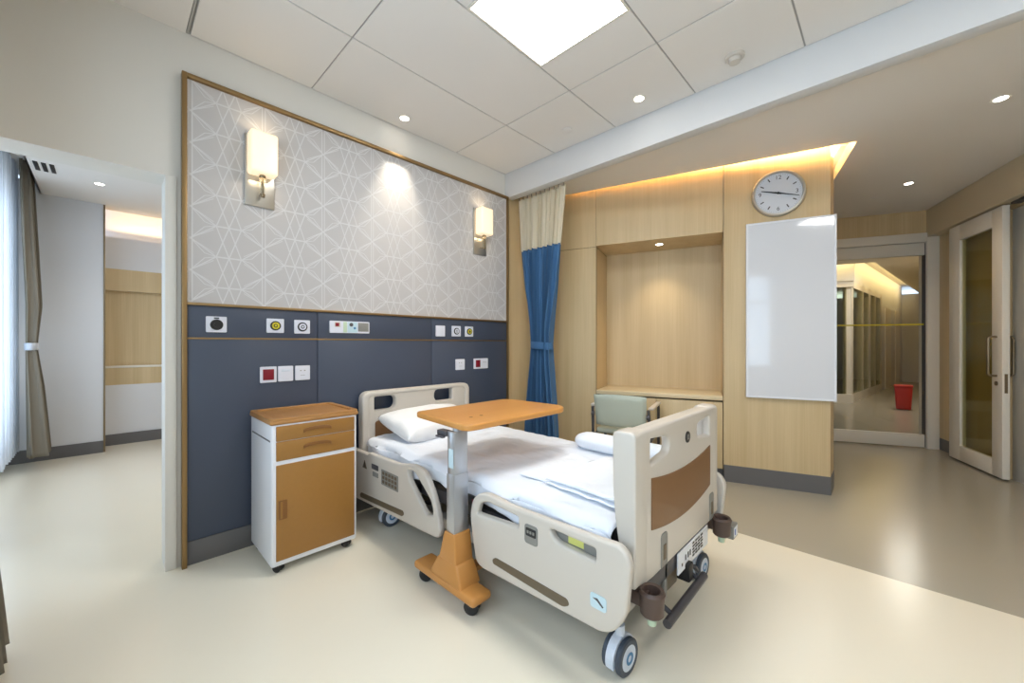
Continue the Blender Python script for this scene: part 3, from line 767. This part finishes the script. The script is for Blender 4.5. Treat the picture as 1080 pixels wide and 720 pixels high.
def roll(u, v):
    a = u*2*PI; r = .060+.004*math.sin(3*a)+.004*fbm(math.cos(a), v*3, math.sin(a), 2)
    k = 1-max(0, abs(v*2-1)-.9)*2.5
    return (r*1.35*math.cos(a)*k, (v-.5)*.66, .052+r*.85*math.sin(a)*k)
b.grid(roll, 32, 24, closed_u=True); bmesh.ops.holes_fill(b.bm, edges=[e for e in b.bm.edges if e.is_boundary], sides=0)
tag(b.build('rolled_towel', 'linen', smooth=70), 'white rolled towel along the far side of the bed foot', 'towel')

# ================================================================== OVERBED TABLE
ot = thing('overbed_table', 'orange topped overbed table on silver column standing beside the bed', 'table', (-1.64, -1.21, 0))
tp = plate('table_top', [rounded([(-1.655, -1.375), (-.855, -1.385), (-.885, -.865), (-1.61, -.865)], [.06, .13, .10, .05], 8)], .03, .008, 'table_top', ot, Matrix.Translation((0, 0, .827)))
for x in (-1.50, -1.43): b = MB(); b.lathe([(0, .0006), (.010, .0006), (.010, 0), (0, 0)], (x, -1.22, .842), 'Z', 14); b.build('screw_cap', 'cab_handle', tp)
b = MB(); b.box(-1.664, -1.585, -1.296, -1.241, .58, .80, .003, 2); b.box(-1.64, -1.02, -1.29, -1.25, .79, .813, .004); b.build('inner_column', 'alu', ot)
b = MB(); b.box(-1.667, -1.582, -1.298, -1.238, .27, .60, .004, 2); b.build('outer_column', 'alu', ot)
plate('column_label', [rect(1.252, 1.287, .63, .72)], .0012, 0, 'pale_blue', ot, YZ(-1.6648))
b = MB(); b.box(-1.675, -1.635, -1.245, -1.17, .775, .80, .005); b.box(-1.69, -1.67, -1.235, -1.18, .768, .778, .003); b.build('height_lever', 'dark_grey', ot)
b = MB(); b.frustum((-1.695, -1.57, -1.38, -1.13), (-1.685, -1.575, -1.335, -1.19), .10, .20, .012); b.frustum((-1.683, -1.577, -1.33, -1.195), (-1.675, -1.575, -1.308, -1.228), .19, .325, .008); b.build('column_shroud', 'table_base', ot)
b = MB(); b.box(-1.70, -1.585, -1.47, -1.0, .068, .108, .016, 4); b.box(-1.60, -.98, -1.27, -1.21, .072, .102, .008); b.build('base', 'table_base', ot)
for (x, y) in ((-1.642, -1.04), (-1.642, -1.40), (-1.02, -1.24)):
    b = MB(Matrix.Translation((x, y, 0)) @ Matrix.Rotation(.5, 4, 'Z'))
    for s_ in (-1, 1):
        c = s_*.016; b.lathe([(0, c-.010), (.026, c-.010), (.034, c-.007), (.034, c+.007), (.026, c+.010), (0, c+.010)], (0, 0, .034), 'X', 22)
    b.box(-.005, .005, -.018, .018, .028, .062, .002); b.lathe([(0, 0), (.012, 0), (.012, .02), (0, .02)], (0, 0, .055), 'Z', 12)
    b.build('caster', 'black', ot)

# ================================================================== BEDSIDE CABINET
cb = thing('bedside_cabinet', 'white bedside cabinet with ochre drawers and door on black casters', 'cabinet', (-1.972, -.23, 0))
x0, x1, y0, y1 = -2.20, -1.747, -.45, -.035
b = MB(); b.box(x0, x1, y0, y1, .045, .795, .012, 3); b.build('body', 'white_plastic', cb)
b = MB(); b.box(x0-.008, x1+.008, y0-.010, y1, .790, .815, .010, 3)
t_ = b.build('top', 'cab_top', cb)
plate('rim', [rounded(rect(x0-.008, x1+.008, y0-.010, y1), .03), rounded(rect(x0+.02, x1-.02, y0+.02, y1-.025), .02)], .012, .003, 'cab_top', t_, Matrix.Translation((0, 0, .818)))
def front(nm, z0, z1): 
    b = MB(); b.box(x0+.022, x1-.016, y0-.006, y0+.01, z0, z1, .003); return b.build(nm, 'cab_brown', cb)
d1_ = front('drawer', .703, .782); d2_ = front('drawer', .600, .700); dd = front('door', .075, .578)
for d_, zc in ((d1_, .752), (d2_, .665)):
    n = 12; up = [(-2.045+.145*i/n, zc-.004+.012*math.sin(PI*i/n)**.5) for i in range(n+1)]
    plate('handle', [up+[(q[0], q[1]-.016) for q in up[::-1]]], .010, .002, 'cab_handle', d_, XZ(y0-.009))
hd = plate('handle', [rounded(rect(-2.168, -2.128, .292, .392), .004)], .006, .001, 'cab_handle', dd, XZ(y0-.008))
b = MB(); b.box(-2.160, -2.150, y0-.014, y0-.010, .298, .386, .001); b.build('handle_lip', 'cab_brown', hd)
b = MB(); b.box(x0-.001, x0+.006, -.43, -.07, .700, .709, .001); b.build('side_slot', 'dark_grey', cb)
for x in (x0+.045, x1-.045):
    for y in (y0+.045, y1-.045):
        b = MB(Matrix.Translation((x, y, 0)) @ Matrix.Rotation(.6, 4, 'Z'))
        for s_ in (-1, 1):
            c = s_*.012; b.lathe([(0, c-.008), (.018, c-.008), (.023, c-.005), (.023, c+.005), (.018, c+.008), (0, c+.008)], (0, 0, .023), 'X', 20)
        b.box(-.022, .022, -.016, .016, .026, .046, .004)
        b.build('caster', 'black', cb)

# ================================================================== WALL SCONCES
def sconce(xc, label):
    t = thing('wall_sconce', label, 'wall lamp', (xc, 0, 2.05), group='sconces over the bed')
    b = MB(); b.box(xc-.077, xc+.077, -.012, .003, 2.047, 2.471, .002); b.build('back_plate', 'satin', t)
    b = MB(); b.box(xc-.072, xc+.072, -.118, -.020, 2.222, 2.465, .016, 4); b.build('lamp_shade', 'shade', t)
    b = MB(); b.tube([(xc, -.012, 2.115), (xc, -.060, 2.105), (xc, -.066, 2.12), (xc, -.066, 2.222)], .008, 12); b.lathe([(0, 0), (.016, 0), (.018, .02), (.012, .03), (0, .03)], (xc, -.066, 2.196), 'Z', 18)
    b.lathe([(0, 0), (.012, .002), (.014, .02), (0, .024)], (xc, -.066, 2.09), 'Z', 16); b.build('arm', 'steel_dark', t)
    b = MB(); b.lathe([(.013, 0), (.016, 0), (.016, .07), (.013, .07), (.013, 0)], (xc, -.066, 2.122), 'Z', 20); b.build('glass_tube', 'glass', t)
    for z, e in ((2.49, .16), (2.20, .2)):
        l = bpy.data.lights.new('bulb', 'AREA'); l.energy = e; l.color = (1, .78, .50); l.shape = 'RECTANGLE'; l.size = .12; l.size_y = .07
        o = bpy.data.objects.new('bulb', l); COL.objects.link(o); o.parent = t; o.location = (0, -.07, z-2.05)
        o.rotation_euler = (PI if z > 2.3 else 0, 0, 0)
sconce(-2.147, 'lit square opal sconce above the bedside cabinet, nearer the doorway')
sconce(-.371, 'lit square opal sconce by the blue curtain, right end of wallpaper')

# ================================================================== SOCKETS AND PANELS ON THE NAVY WALL
def faceplate(nm, label, cat, x0, x1, z0, z1, t=.010, m='socket_white', group=None):
    e = thing(nm, label, cat, ((x0+x1)/2, 0, (z0+z1)/2), group=group)
    plate('plate', [rounded(rect(x0, x1, z0, z1), .006)], t, .0015, m, e, XZ(-t/2)); return e
def disc(nm, m, e, x, z, r, y0, y1, ri=0):
    b = MB()
    b.lathe([(ri, y0), (r, y0), (r, y1), (ri, y1)]+([(ri, y0)] if ri else []), (x, 0, z), 'Y', 26)   # heights measured away from the wall
    return b.build(nm, m, e)
e = faceplate('suction_outlet', 'white plate with large plain black round outlet, nearest the doorway', 'outlet', -2.408, -2.312, 1.282, 1.372)
disc('outlet_ring', 'black', e, -2.36, 1.325, .030, .01, .018); disc('outlet_core', 'black', e, -2.36, 1.325, .014, .018, .024)
b = MB(); b.box(-2.372, -2.348, -.0125, -.010, 1.359, 1.366); b.build('legend', 'black', e)
def gas(x0, x1, z0, z1, label, c1, c2):
    e = faceplate('gas_outlet', label, 'outlet', x0, x1, z0, z1); x = (x0+x1)/2; z = (z0+z1)/2
    disc('outlet_ring', 'black', e, x, z, .029, .01, .016); disc('colour_ring', c1, e, x, z, .021, .016, .020, .012); disc('outlet_core', c2, e, x, z, .006, .016, .022)
gas(-2.112, -2.016, 1.285, 1.373, 'white gas outlet with yellow ring above the bedside cabinet', 'yellow', 'yellow')
gas(-1.956, -1.862, 1.283, 1.371, 'white gas outlet with white ring beside the call panel', 'socket_white', 'socket_white')
e = faceplate('nurse_call_panel', 'long white nurse call panel with red and blue buttons', 'call panel', -1.737, -1.455, 1.292, 1.375, .014)
b = MB(); b.box(-1.70, -1.675, -.017, -.014, 1.338, 1.362, .001); b.build('red_button', 'red', e)
b = MB(); b.box(-1.705, -1.665, -.0150, -.014, 1.333, 1.367); b.build('red_surround', mat and 'bed_plastic', e)
b = MB(); b.box(-1.645, -1.620, -.0148, -.014, 1.296, 1.371); b.build('green_band', 'green', e)
b = MB(); b.box(-1.615, -1.545, -.0148, -.014, 1.296, 1.371); b.build('blue_field', 'pale_blue', e)
disc('blue_button', 'dark_grey', e, -1.590, 1.352, .013, .014, .019); disc('small_button', 'sky_blue', e, -1.565, 1.328, .008, .014, .018)
b = MB(); b.box(-1.540, -1.462, -.0165, -.014, 1.305, 1.368, .001); b.build('speaker_grille', 'mid_grey', e)
def socket(nm, x0, x1, z0, z1, label, kind):
    e = faceplate(nm, label, 'socket' if nm != 'blank_plate' else 'plate', x0, x1, z0, z1); x = (x0+x1)/2; z = (z0+z1)/2
    if kind == 'red':
        b = MB(); b.box(x-.030, x+.030, -.0135, -.010, z-.033, z+.033, .002); b.build('red_rocker', 'red', e)
    elif kind == 'holes':
        b = MB()
        for dx in (-.012, .012): b.box(x+dx-.004, x+dx+.004, -.0112, -.0098, z+.012, z+.018)
        b.box(x-.014, x+.014, -.0108, -.0098, z-.016, z-.014); b.build('pin_holes', 'mid_grey', e)
    elif kind == 'data':
        b = MB(); b.box(x-.024, x+.024, -.0125, -.010, z+.014, z+.028, .001); b.build('port_cover', 'hub', e)
    return e
socket('power_socket', -2.147, -2.057, .978, 1.076, 'red rocker socket, left of the pair of white sockets', 'red')
socket('data_socket', -2.049, -1.963, .980, 1.076, 'white data socket between the red socket and another white one', 'data')
socket('power_socket', -1.951, -1.862, .981, 1.075, 'white power socket rightmost of the trio above the cabinet', 'holes')
socket('blank_plate', -.865, -.772, 1.280, 1.372, 'blank white square plate left of the small gas outlets', 'none')
gas(-.697, -.600, 1.282, 1.374, 'white gas outlet with white ring, right half of the wall', 'socket_white', 'socket_white')
gas(-.549, -.455, 1.282, 1.374, 'white gas outlet with yellow ring nearest the blue curtain', 'yellow', 'black')
socket('power_socket', -.655, -.555, .985, 1.080, 'single white socket above the right side of the headboard', 'holes')
e = faceplate('double_socket', 'double socket, red left half and white right half, near the curtain', 'socket', -.445, -.272, .985, 1.080)
b = MB(); b.box(-.425, -.370, -.0135, -.010, 1.0, 1.066, .002); b.build('red_rocker', 'red', e)
b = MB()
for dx in (-.012, .012): b.box(-.315+dx-.003, -.315+dx+.003, -.0112, -.0098, 1.04, 1.05)
b.build('pin_holes', 'mid_grey', e)

# ================================================================== CURTAINS
def curtain_part(nm, m, parent, zs, nf, amp, P, zt, zb, solid=.0025, phase=0):
    """zs: list of (z, centre along, width, depth factor, offset); P=(origin xy, dir xy)"""
    org, d = Vector(P[0]), Vector(P[1]).normalized(); nrm = Vector((-d.y, d.x))
    zs = sorted(zs, key=lambda t: -t[0])
    def interp(z):
        for a, c in zip(zs[:-1], zs[1:]):
            if a[0] >= z >= c[0]:
                t = (a[0]-z)/(a[0]-c[0]); t = t*t*(3-2*t) if len(a) > 5 else t
                return [a[k]*(1-t)+c[k]*t for k in range(1, 5)]
        return zs[-1][1:5] if z < zs[-1][0] else zs[0][1:5]
    def f(u, v):
        z = zt+(zb-zt)*v; c, w, dp, off = interp(z)
        ph = u*nf*2*PI+phase
        s = c+(u-.5)*w+.25*w/nf*math.sin(2*ph+1)*.5
        n = off+amp*dp*(math.sin(ph)+.35*math.sin(2.3*ph+1.3)+.2*math.sin(5.1*u*7+z*1.5))
        p = org+d*s+nrm*n; return (p.x, p.y, z)
    b = MB(); b.grid(f, nf*12, 60)
    o = b.build(nm, m, parent, smooth=85)
    if solid: md = o.modifiers.new('thick', 'SOLIDIFY'); md.thickness = solid
    return o
cu = thing('cubicle_curtain', 'blue cubicle curtain with cream mesh top, tied at the waist', 'curtain', (.11, -.32, 0))
zs = [(2.70, -.345, .60, 1, 0), (2.15, -.33, .50, 1.0, 0), (1.75, -.33, .40, 1.1, 0), (1.40, -.335, .27, 1.3, 0), (1.20, -.335, .235, 1.2, 0), (1.0, -.335, .27, 1.3, 0), (.6, -.33, .37, 1.3, 0), (.22, -.33, .43, 1.3, 0)]
curtain_part('mesh_top', 'cream_mesh', cu, zs, 11, .022, ((.13, 0), (0, 1)), 2.675, 2.15)
curtain_part('blue_drape', 'blue_cloth', cu, zs, 8, .036, ((.13, 0), (0, 1)), 2.15, .22)
b = MB()
b.grid(lambda u, v: (.13+.062*math.cos(u*2*PI), -.335+.128*math.sin(u*2*PI), 1.235-.07*v+.008*math.sin(u*2*PI)), 40, 4, closed_u=True)
o = b.build('tie_band', 'blue_cloth', cu); md = o.modifiers.new('t', 'SOLIDIFY'); md.thickness = .004
b = MB()
for k in range(11):
    y = -.06-.56*k/10; b.tube([(.11, y, 2.668), (.11, y, 2.704)], .004, 8)
b.build('hooks', 'mid_grey', cu)

cu = thing('window_curtain', 'taupe curtain tied back beside the sheer in the next room', 'curtain', (-3.30, 3.25, 0))
zs = [(2.95, 3.25, .52, .8, .03), (2.2, 3.25, .50, 1.0, .01), (1.6, 3.26, .40, 1.0, -.01), (1.22, 3.22, .20, .7, .0), (1.16, 3.22, .20, .7, .0), (.8, 3.26, .40, 1.0, -.02), (.14, 3.27, .52, 1.4, -.05)]
zs = [(z, s, w, d_, o_) for z, s, w, d_, o_ in zs]
curtain_part('drape', 'taupe_cloth', cu, zs, 6, .035, ((-3.30, 0), (0, 1)), 2.93, .14)
b = MB(); b.grid(lambda u, v: (-3.30+.045*math.cos(u*2*PI), 3.22+.12*math.sin(u*2*PI), 1.225-.07*v), 30, 3, closed_u=True); o = b.build('tie_band', 'hub', cu); md = o.modifiers.new('t', 'SOLIDIFY'); md.thickness = .004
cu = thing('sheer_curtain', 'white sheer curtain glowing with daylight in the next room', 'curtain', (-3.40, 2.0, 0))
curtain_part('sheer_drape', 'sheer', cu, [(2.95, 2.15, 2.5, 1, 0), (.16, 2.15, 2.5, 1, 0)], 26, .016, ((-3.41, 0), (0, 1)), 2.93, .16, 0)
cu = thing('window_curtain', 'taupe curtain hem at the lower left edge of the photo', 'curtain', (-3.14, -.45, 0))
zs = [(2.92, -.55, .50, 1, .02), (1.9, -.55, .42, 1, .02), (1.20, -.52, .16, .9, .02), (1.1, -.52, .16, .9, .02), (.7, -.48, .30, 1.2, -.005), (.03, -.44, .42, 1.7, -.035)]
curtain_part('drape', 'taupe_cloth', cu, zs, 6, .026, ((-3.147, 0), (0, 1)), 2.90, .03)
b = MB(); b.grid(lambda u, v: (-3.155+.045*math.cos(u*2*PI), -.52+.10*math.sin(u*2*PI), 1.18-.07*v), 30, 3, closed_u=True); o = b.build('tie_band', 'taupe_cloth', cu); md = o.modifiers.new('t', 'SOLIDIFY'); md.thickness = .004

# ================================================================== OAK WALL: COUNTER, CABINET, WHITEBOARD, CLOCK
b = MB(WF); b.box(-1.893, -.762, -.004, .498, .710, .750, .003)
tag(b.build('countertop', 'counter'), 'pale wooden countertop in the oak wall niche', 'countertop')
dc = bpy.data.objects.new('base_cabinet', None); COL.objects.link(dc); dc.matrix_world = WF @ Matrix.Translation((-1.33, 0, 0)); WM['base_cabinet'] = dc.matrix_world.copy()
tag(dc, 'oak two-door base cabinet under the niche countertop', 'cabinet')
b = MB(WF); b.box(-1.893, -.762, .022, .495, .105, .698); b.build('carcass', 'seam', dc)
for xa, xb in ((-1.891, -1.326), (-1.321, -.764)):
    b = MB(WF); b.box(xa, xb, 0, .02, .105, .695, .0015); b.build('door', 'wood', dc)
wb = bpy.data.objects.new('whiteboard', None); COL.objects.link(wb); wb.matrix_world = WF @ Matrix.Translation((-.275, 0, .76)); WM['whiteboard'] = wb.matrix_world.copy()
tag(wb, 'tall glossy whiteboard hung on the oak wall below the clock', 'whiteboard')
XZW = lambda y: XZ(y)
b = MB(WF); b.box(-.578, .022, -.034, -.006, .768, 2.236); b.build('board', 'board', wb)
plate('frame', [rounded(rect(-.587, .031, .758, 2.246), .004), rect(-.572, .016, .773, 2.231)], .036, .002, 'white_plastic', wb, XZ(-.020), WF)
ck = bpy.data.objects.new('wall_clock', None); COL.objects.link(ck); CKX, CKZ, CR = -.355, 2.478, .192
ck.matrix_world = WF @ Matrix.Translation((CKX, 0, CKZ)); WM['wall_clock'] = ck.matrix_world.copy()
tag(ck, 'round silver wall clock above the whiteboard', 'clock')
b = MB(WF); b.lathe([(CR-.01, .001), (CR, .006), (CR, .030), (CR-.008, .040), (CR-.022, .040), (CR-.026, .026)], (CKX, 0, CKZ), 'Y', 56); b.build('rim', 'satin', ck)
b = MB(WF); b.lathe([(0, .026), (CR-.024, .026), (CR-.024, .001), (0, .001)], (CKX, 0, CKZ), 'Y', 56); b.build('dial', 'clock_face', ck)
b = MB(WF)
for h in range(12):
    if h % 3 == 0: continue
    a = PI/2-h*PI/6; c, s = math.cos(a), math.sin(a); w = .0045
    for r0, r1 in ((.118, .146),):
        pts = [(CKX+c*r0-s*w, CKZ+s*r0+c*w), (CKX+c*r0+s*w, CKZ+s*r0-c*w), (CKX+c*r1+s*w, CKZ+s*r1-c*w), (CKX+c*r1-s*w, CKZ+s*r1+c*w)]
        b.quad([(q[0], -.0272, q[1]) for q in pts])
for h in range(60):
    a = PI/2-h*PI/30; c, s = math.cos(a), math.sin(a); w = .0009; r0, r1 = .154, .160
    b.quad([(CKX+c*r+sg*s*w, -.0272, CKZ+s*r-sg*c*w) for r, sg in ((r0, -1), (r0, 1), (r1, 1), (r1, -1))])
b.build('hour_marks', 'dark_grey', ck, recalc=False)
for t_, h in (('12', 0), ('3', 3), ('6', 6), ('9', 9)):
    a = PI/2-h*PI/6; text_mesh('numeral', t_, .046, 'dark_grey', ck, Matrix.Translation((CKX+.130*math.cos(a), -.0275, CKZ+.130*math.sin(a))) @ Matrix.Rotation(PI/2, 4, 'X'), WF)
def hand(nm, ang, L, w, back, y, m='black'):
    a = math.radians(ang); c, s = math.sin(a), math.cos(a)
    b = MB(WF); q = [(-back, w*.7), (-back, -w*.7), (L, -w*.25), (L, w*.25)]
    vs = [(CKX+c*r-s*0+s*k*1.0*0+(-s)*(-k), y, CKZ+s*r-c*k) for r, k in q]
    t = bmesh.new(); f = t.faces.new([t.verts.new(v) for v in vs]); r = bmesh.ops.extrude_face_region(t, geom=[f])
    for v in r['geom']:
        if isinstance(v, bmesh.types.BMVert): v.co.y -= .0015
    b.merge(t); return b.build(nm, m, ck)
hand('hour_hand', 285, .125, .010, .02, -.0295); hand('minute_hand', 106, .150, .008, .025, -.0325)
disc_ = MB(WF); disc_.lathe([(0, .0), (.009, .0), (.009, .010), (0, .010)], (CKX, -.026, CKZ), 'Y', 18); disc_.build('hand_hub', 'black', ck)

# ================================================================== CHAIR
CA = math.radians(15)
chf = Matrix.Translation((.50, -1.03, 0)) @ Matrix.Rotation(CA-PI/2, 4, 'Z')   # local +y faces the niche, +x to the right
ch = bpy.data.objects.new('armchair', None); COL.objects.link(ch); ch.matrix_world = chf; WM['armchair'] = chf.copy()
tag(ch, 'sage green armchair with grey frame facing the oak desk niche', 'chair')
b = MB(chf)
def backf(sg):
    def f(u, v):
        x = (u*2-1)*.225; z = .50+.27*v; bow = -.035*(1-(u*2-1)**2)
        e = (max(0, 1-abs(u*2-1)**8)*max(0, 1-abs(v*2-1)**8))**.5
        lean = -.05*v
        z += .012*(1-(u*2-1)**2)*(1 if v > .5 else -.4)
        return (x*(1-.05*(1-v)), -.20+lean+bow+sg*.02*e, z)
    return f
b.grid(backf(1), 24, 12); b.grid(backf(-1), 24, 12); bmesh.ops.remove_doubles(b.bm, verts=b.bm.verts[:], dist=1e-4); b.build('backrest', 'chair_green', ch, smooth=70)
b = MB(chf); b.box(-.22, .22, -.19, .25, .42, .47, .02, 3); b.build('seat', 'chair_green', ch)
for s_ in (-1, 1):
    b = MB(chf); b.tube([(s_*.25, -.21, .012), (s_*.245, -.20, .45), (s_*.238, -.235, .66)], .013, 10); b.build('rear_leg', 'dark_grey', ch)
    b = MB(chf); b.tube([(s_*.25, .22, .012), (s_*.25, .215, .62), (s_*.25, .19, .655)], .013, 10); b.build('front_leg', 'dark_grey', ch)
    b = MB(chf); b.box(s_*.25-.022, s_*.25+.022, -.19, .23, .655, .678, .009, 3); b.build('armrest', 'bed_plastic', ch)
    b = MB(chf); b.lathe([(0, -.012), (.02, -.012), (.02, .012), (0, .012)], (s_*.236, -.232, .60), 'X', 16); b.build('pivot_knob', 'dark_grey', ch)
b = MB(chf); b.tube([(-.25, -.20, .40), (.25, -.20, .40)], .012); b.tube([(-.25, .215, .40), (.25, .215, .40)], .012)
for s_ in (-1, 1): b.tube([(s_*.25, -.20, .40), (s_*.25, .215, .40)], .011)
b.build('seat_frame', 'dark_grey', ch)

# ================================================================== CEILING FITTINGS
def panel(y0, y1, label):
    t = thing('ceiling_light_panel', label, 'ceiling light', (-1.224, (y0+y1)/2, CH), group='square light panels in the ceiling')
    plate('frame', [rect(-1.519, -.929, y0+.003, y1-.003), rect(-1.505, -.943, y0+.017, y1-.017)], .012, .002, 'white_frame', t, Matrix.Translation((0, 0, CH+.004)))
    b = MB(); b.box(-1.506, -.942, y0+.016, y1-.016, CH+.001, CH+.006); b.build('diffuser', 'panel_light', t)
panel(yl[3], yl[2], 'bright square light panel set in the ceiling above the bed')
panel(yl[7], yl[6], 'added square light panel in the ceiling, unseen behind the camera')  # unseen extra panel, added to light the room more evenly
def downlight(x, y, z, label, watts, blend=.5, size=60, color=(1, .93, .82), lit=True, aim=None):
    t = thing('downlight', label, 'downlight', (x, y, z), group='recessed downlights')
    b = MB(); b.lathe([(.030, -.001), (.042, -.004), (.046, 0), (.044, .004), (.030, .006), (.030, -.001)], (x, y, z), 'Z', 30); b.build('bezel', 'white_frame', t)
    b = MB(); b.lathe([(0, -.002), (.031, -.002), (.031, .004), (0, .004)], (x, y, z), 'Z', 26); b.build('lens', 'spot', t)
    l = bpy.data.lights.new('lamp', 'SPOT'); l.energy = watts; l.spot_size = math.radians(size); l.spot_blend = blend; l.color = color; l.shadow_soft_size = .03
    o = bpy.data.objects.new('lamp', l); COL.objects.link(o); o.parent = t; o.location = (0, 0, -.012)
    if aim: o.rotation_euler = Vector(aim).to_track_quat('-Z', 'Y').to_euler()
downlight(-1.226, -.115, CH, 'lit downlight washing the wallpaper between the two sconces', 50, .9, 54, (1, .9, .74), aim=(0, .055, -1))
downlight(-.216, -1.505, CH, 'lit downlight in the tiled ceiling between detector and beam', 14, .8, 90)
downlight(1.14, -3.27, CL, 'lit downlight in the low ceiling nearest the beam, top right', 13, .8, 120, (1, .86, .66))
downlight(2.60, -2.90, CL, 'lit downlight in the low ceiling before the glass door', 11, .8, 120, (1, .84, .62))
nx = WF @ Vector((-1.315, .22, 0)); downlight(nx.x, nx.y, 2.212, 'lit downlight in the top of the oak niche', 16, .9, 100, (1, .84, .62))
downlight(-2.843, 2.80, CL+.01, 'lit downlight in the ceiling of the next room', 8, .8, 100)
t = thing('smoke_detector', 'round cream smoke detector on the tiled ceiling', 'smoke detector', (-.203, -2.10, CH))
b = MB(); b.lathe([(0, 0), (.052, 0), (.052, -.012), (.046, -.018), (0, -.018)], (-.203, -2.1, CH), 'Z', 32); b.build('base', 'bed_plastic', t)
b = MB(); b.lathe([(0, -.018), (.036, -.018), (.030, -.040), (0, -.042)], (-.203, -2.1, CH), 'Z', 28); b.build('sensor_dome', 'bed_plastic', t)
t = thing('sprinkler_cover', 'small flat round sprinkler cover on the ceiling near the corner', 'sprinkler', (-.239, -.907, CH))
b = MB(); b.lathe([(0, 0), (.040, 0), (.040, -.006), (.036, -.008), (0, -.008)], (-.239, -.907, CH), 'Z', 30); b.build('cover', 'ceiling', t)
t = thing('air_grille', 'black three-slot air grille in the ceiling of the next room', 'air grille', (-3.20, 2.75, CL))
for k in range(3):
    b = MB(); x = -3.222+.047*k; b.box(x-.014, x+.014, 2.50, 2.74, CL+.004, CL+.011, .001); b.build('slot', 'black', t)
t = thing('low_ceiling_speaker', 'faint round plate in the low ceiling by the far downlight', 'ceiling plate', (2.9, -2.65, CL))
b = MB(); b.lathe([(0, 0), (.05, 0), (.05, -.006), (0, -.007)], (2.9, -2.65, CL), 'Z', 26); b.build('plate', 'ceiling', t)

# corridor bin
bx, by = 7.45, -2.96
t = thing('waste_bin', 'red waste bin standing in the corridor beyond the glass', 'bin', (bx, by, 0))
b = MB(); b.frustum((bx-.10, bx+.10, by-.10, by+.10), (bx-.12, bx+.12, by-.12, by+.12), .01, .42, .02); b.build('body', 'bin_red', t)
b = MB(); b.box(bx-.127, bx+.127, by-.127, by+.127, .42, .455, .012); b.build('lid', 'bin_red', t)
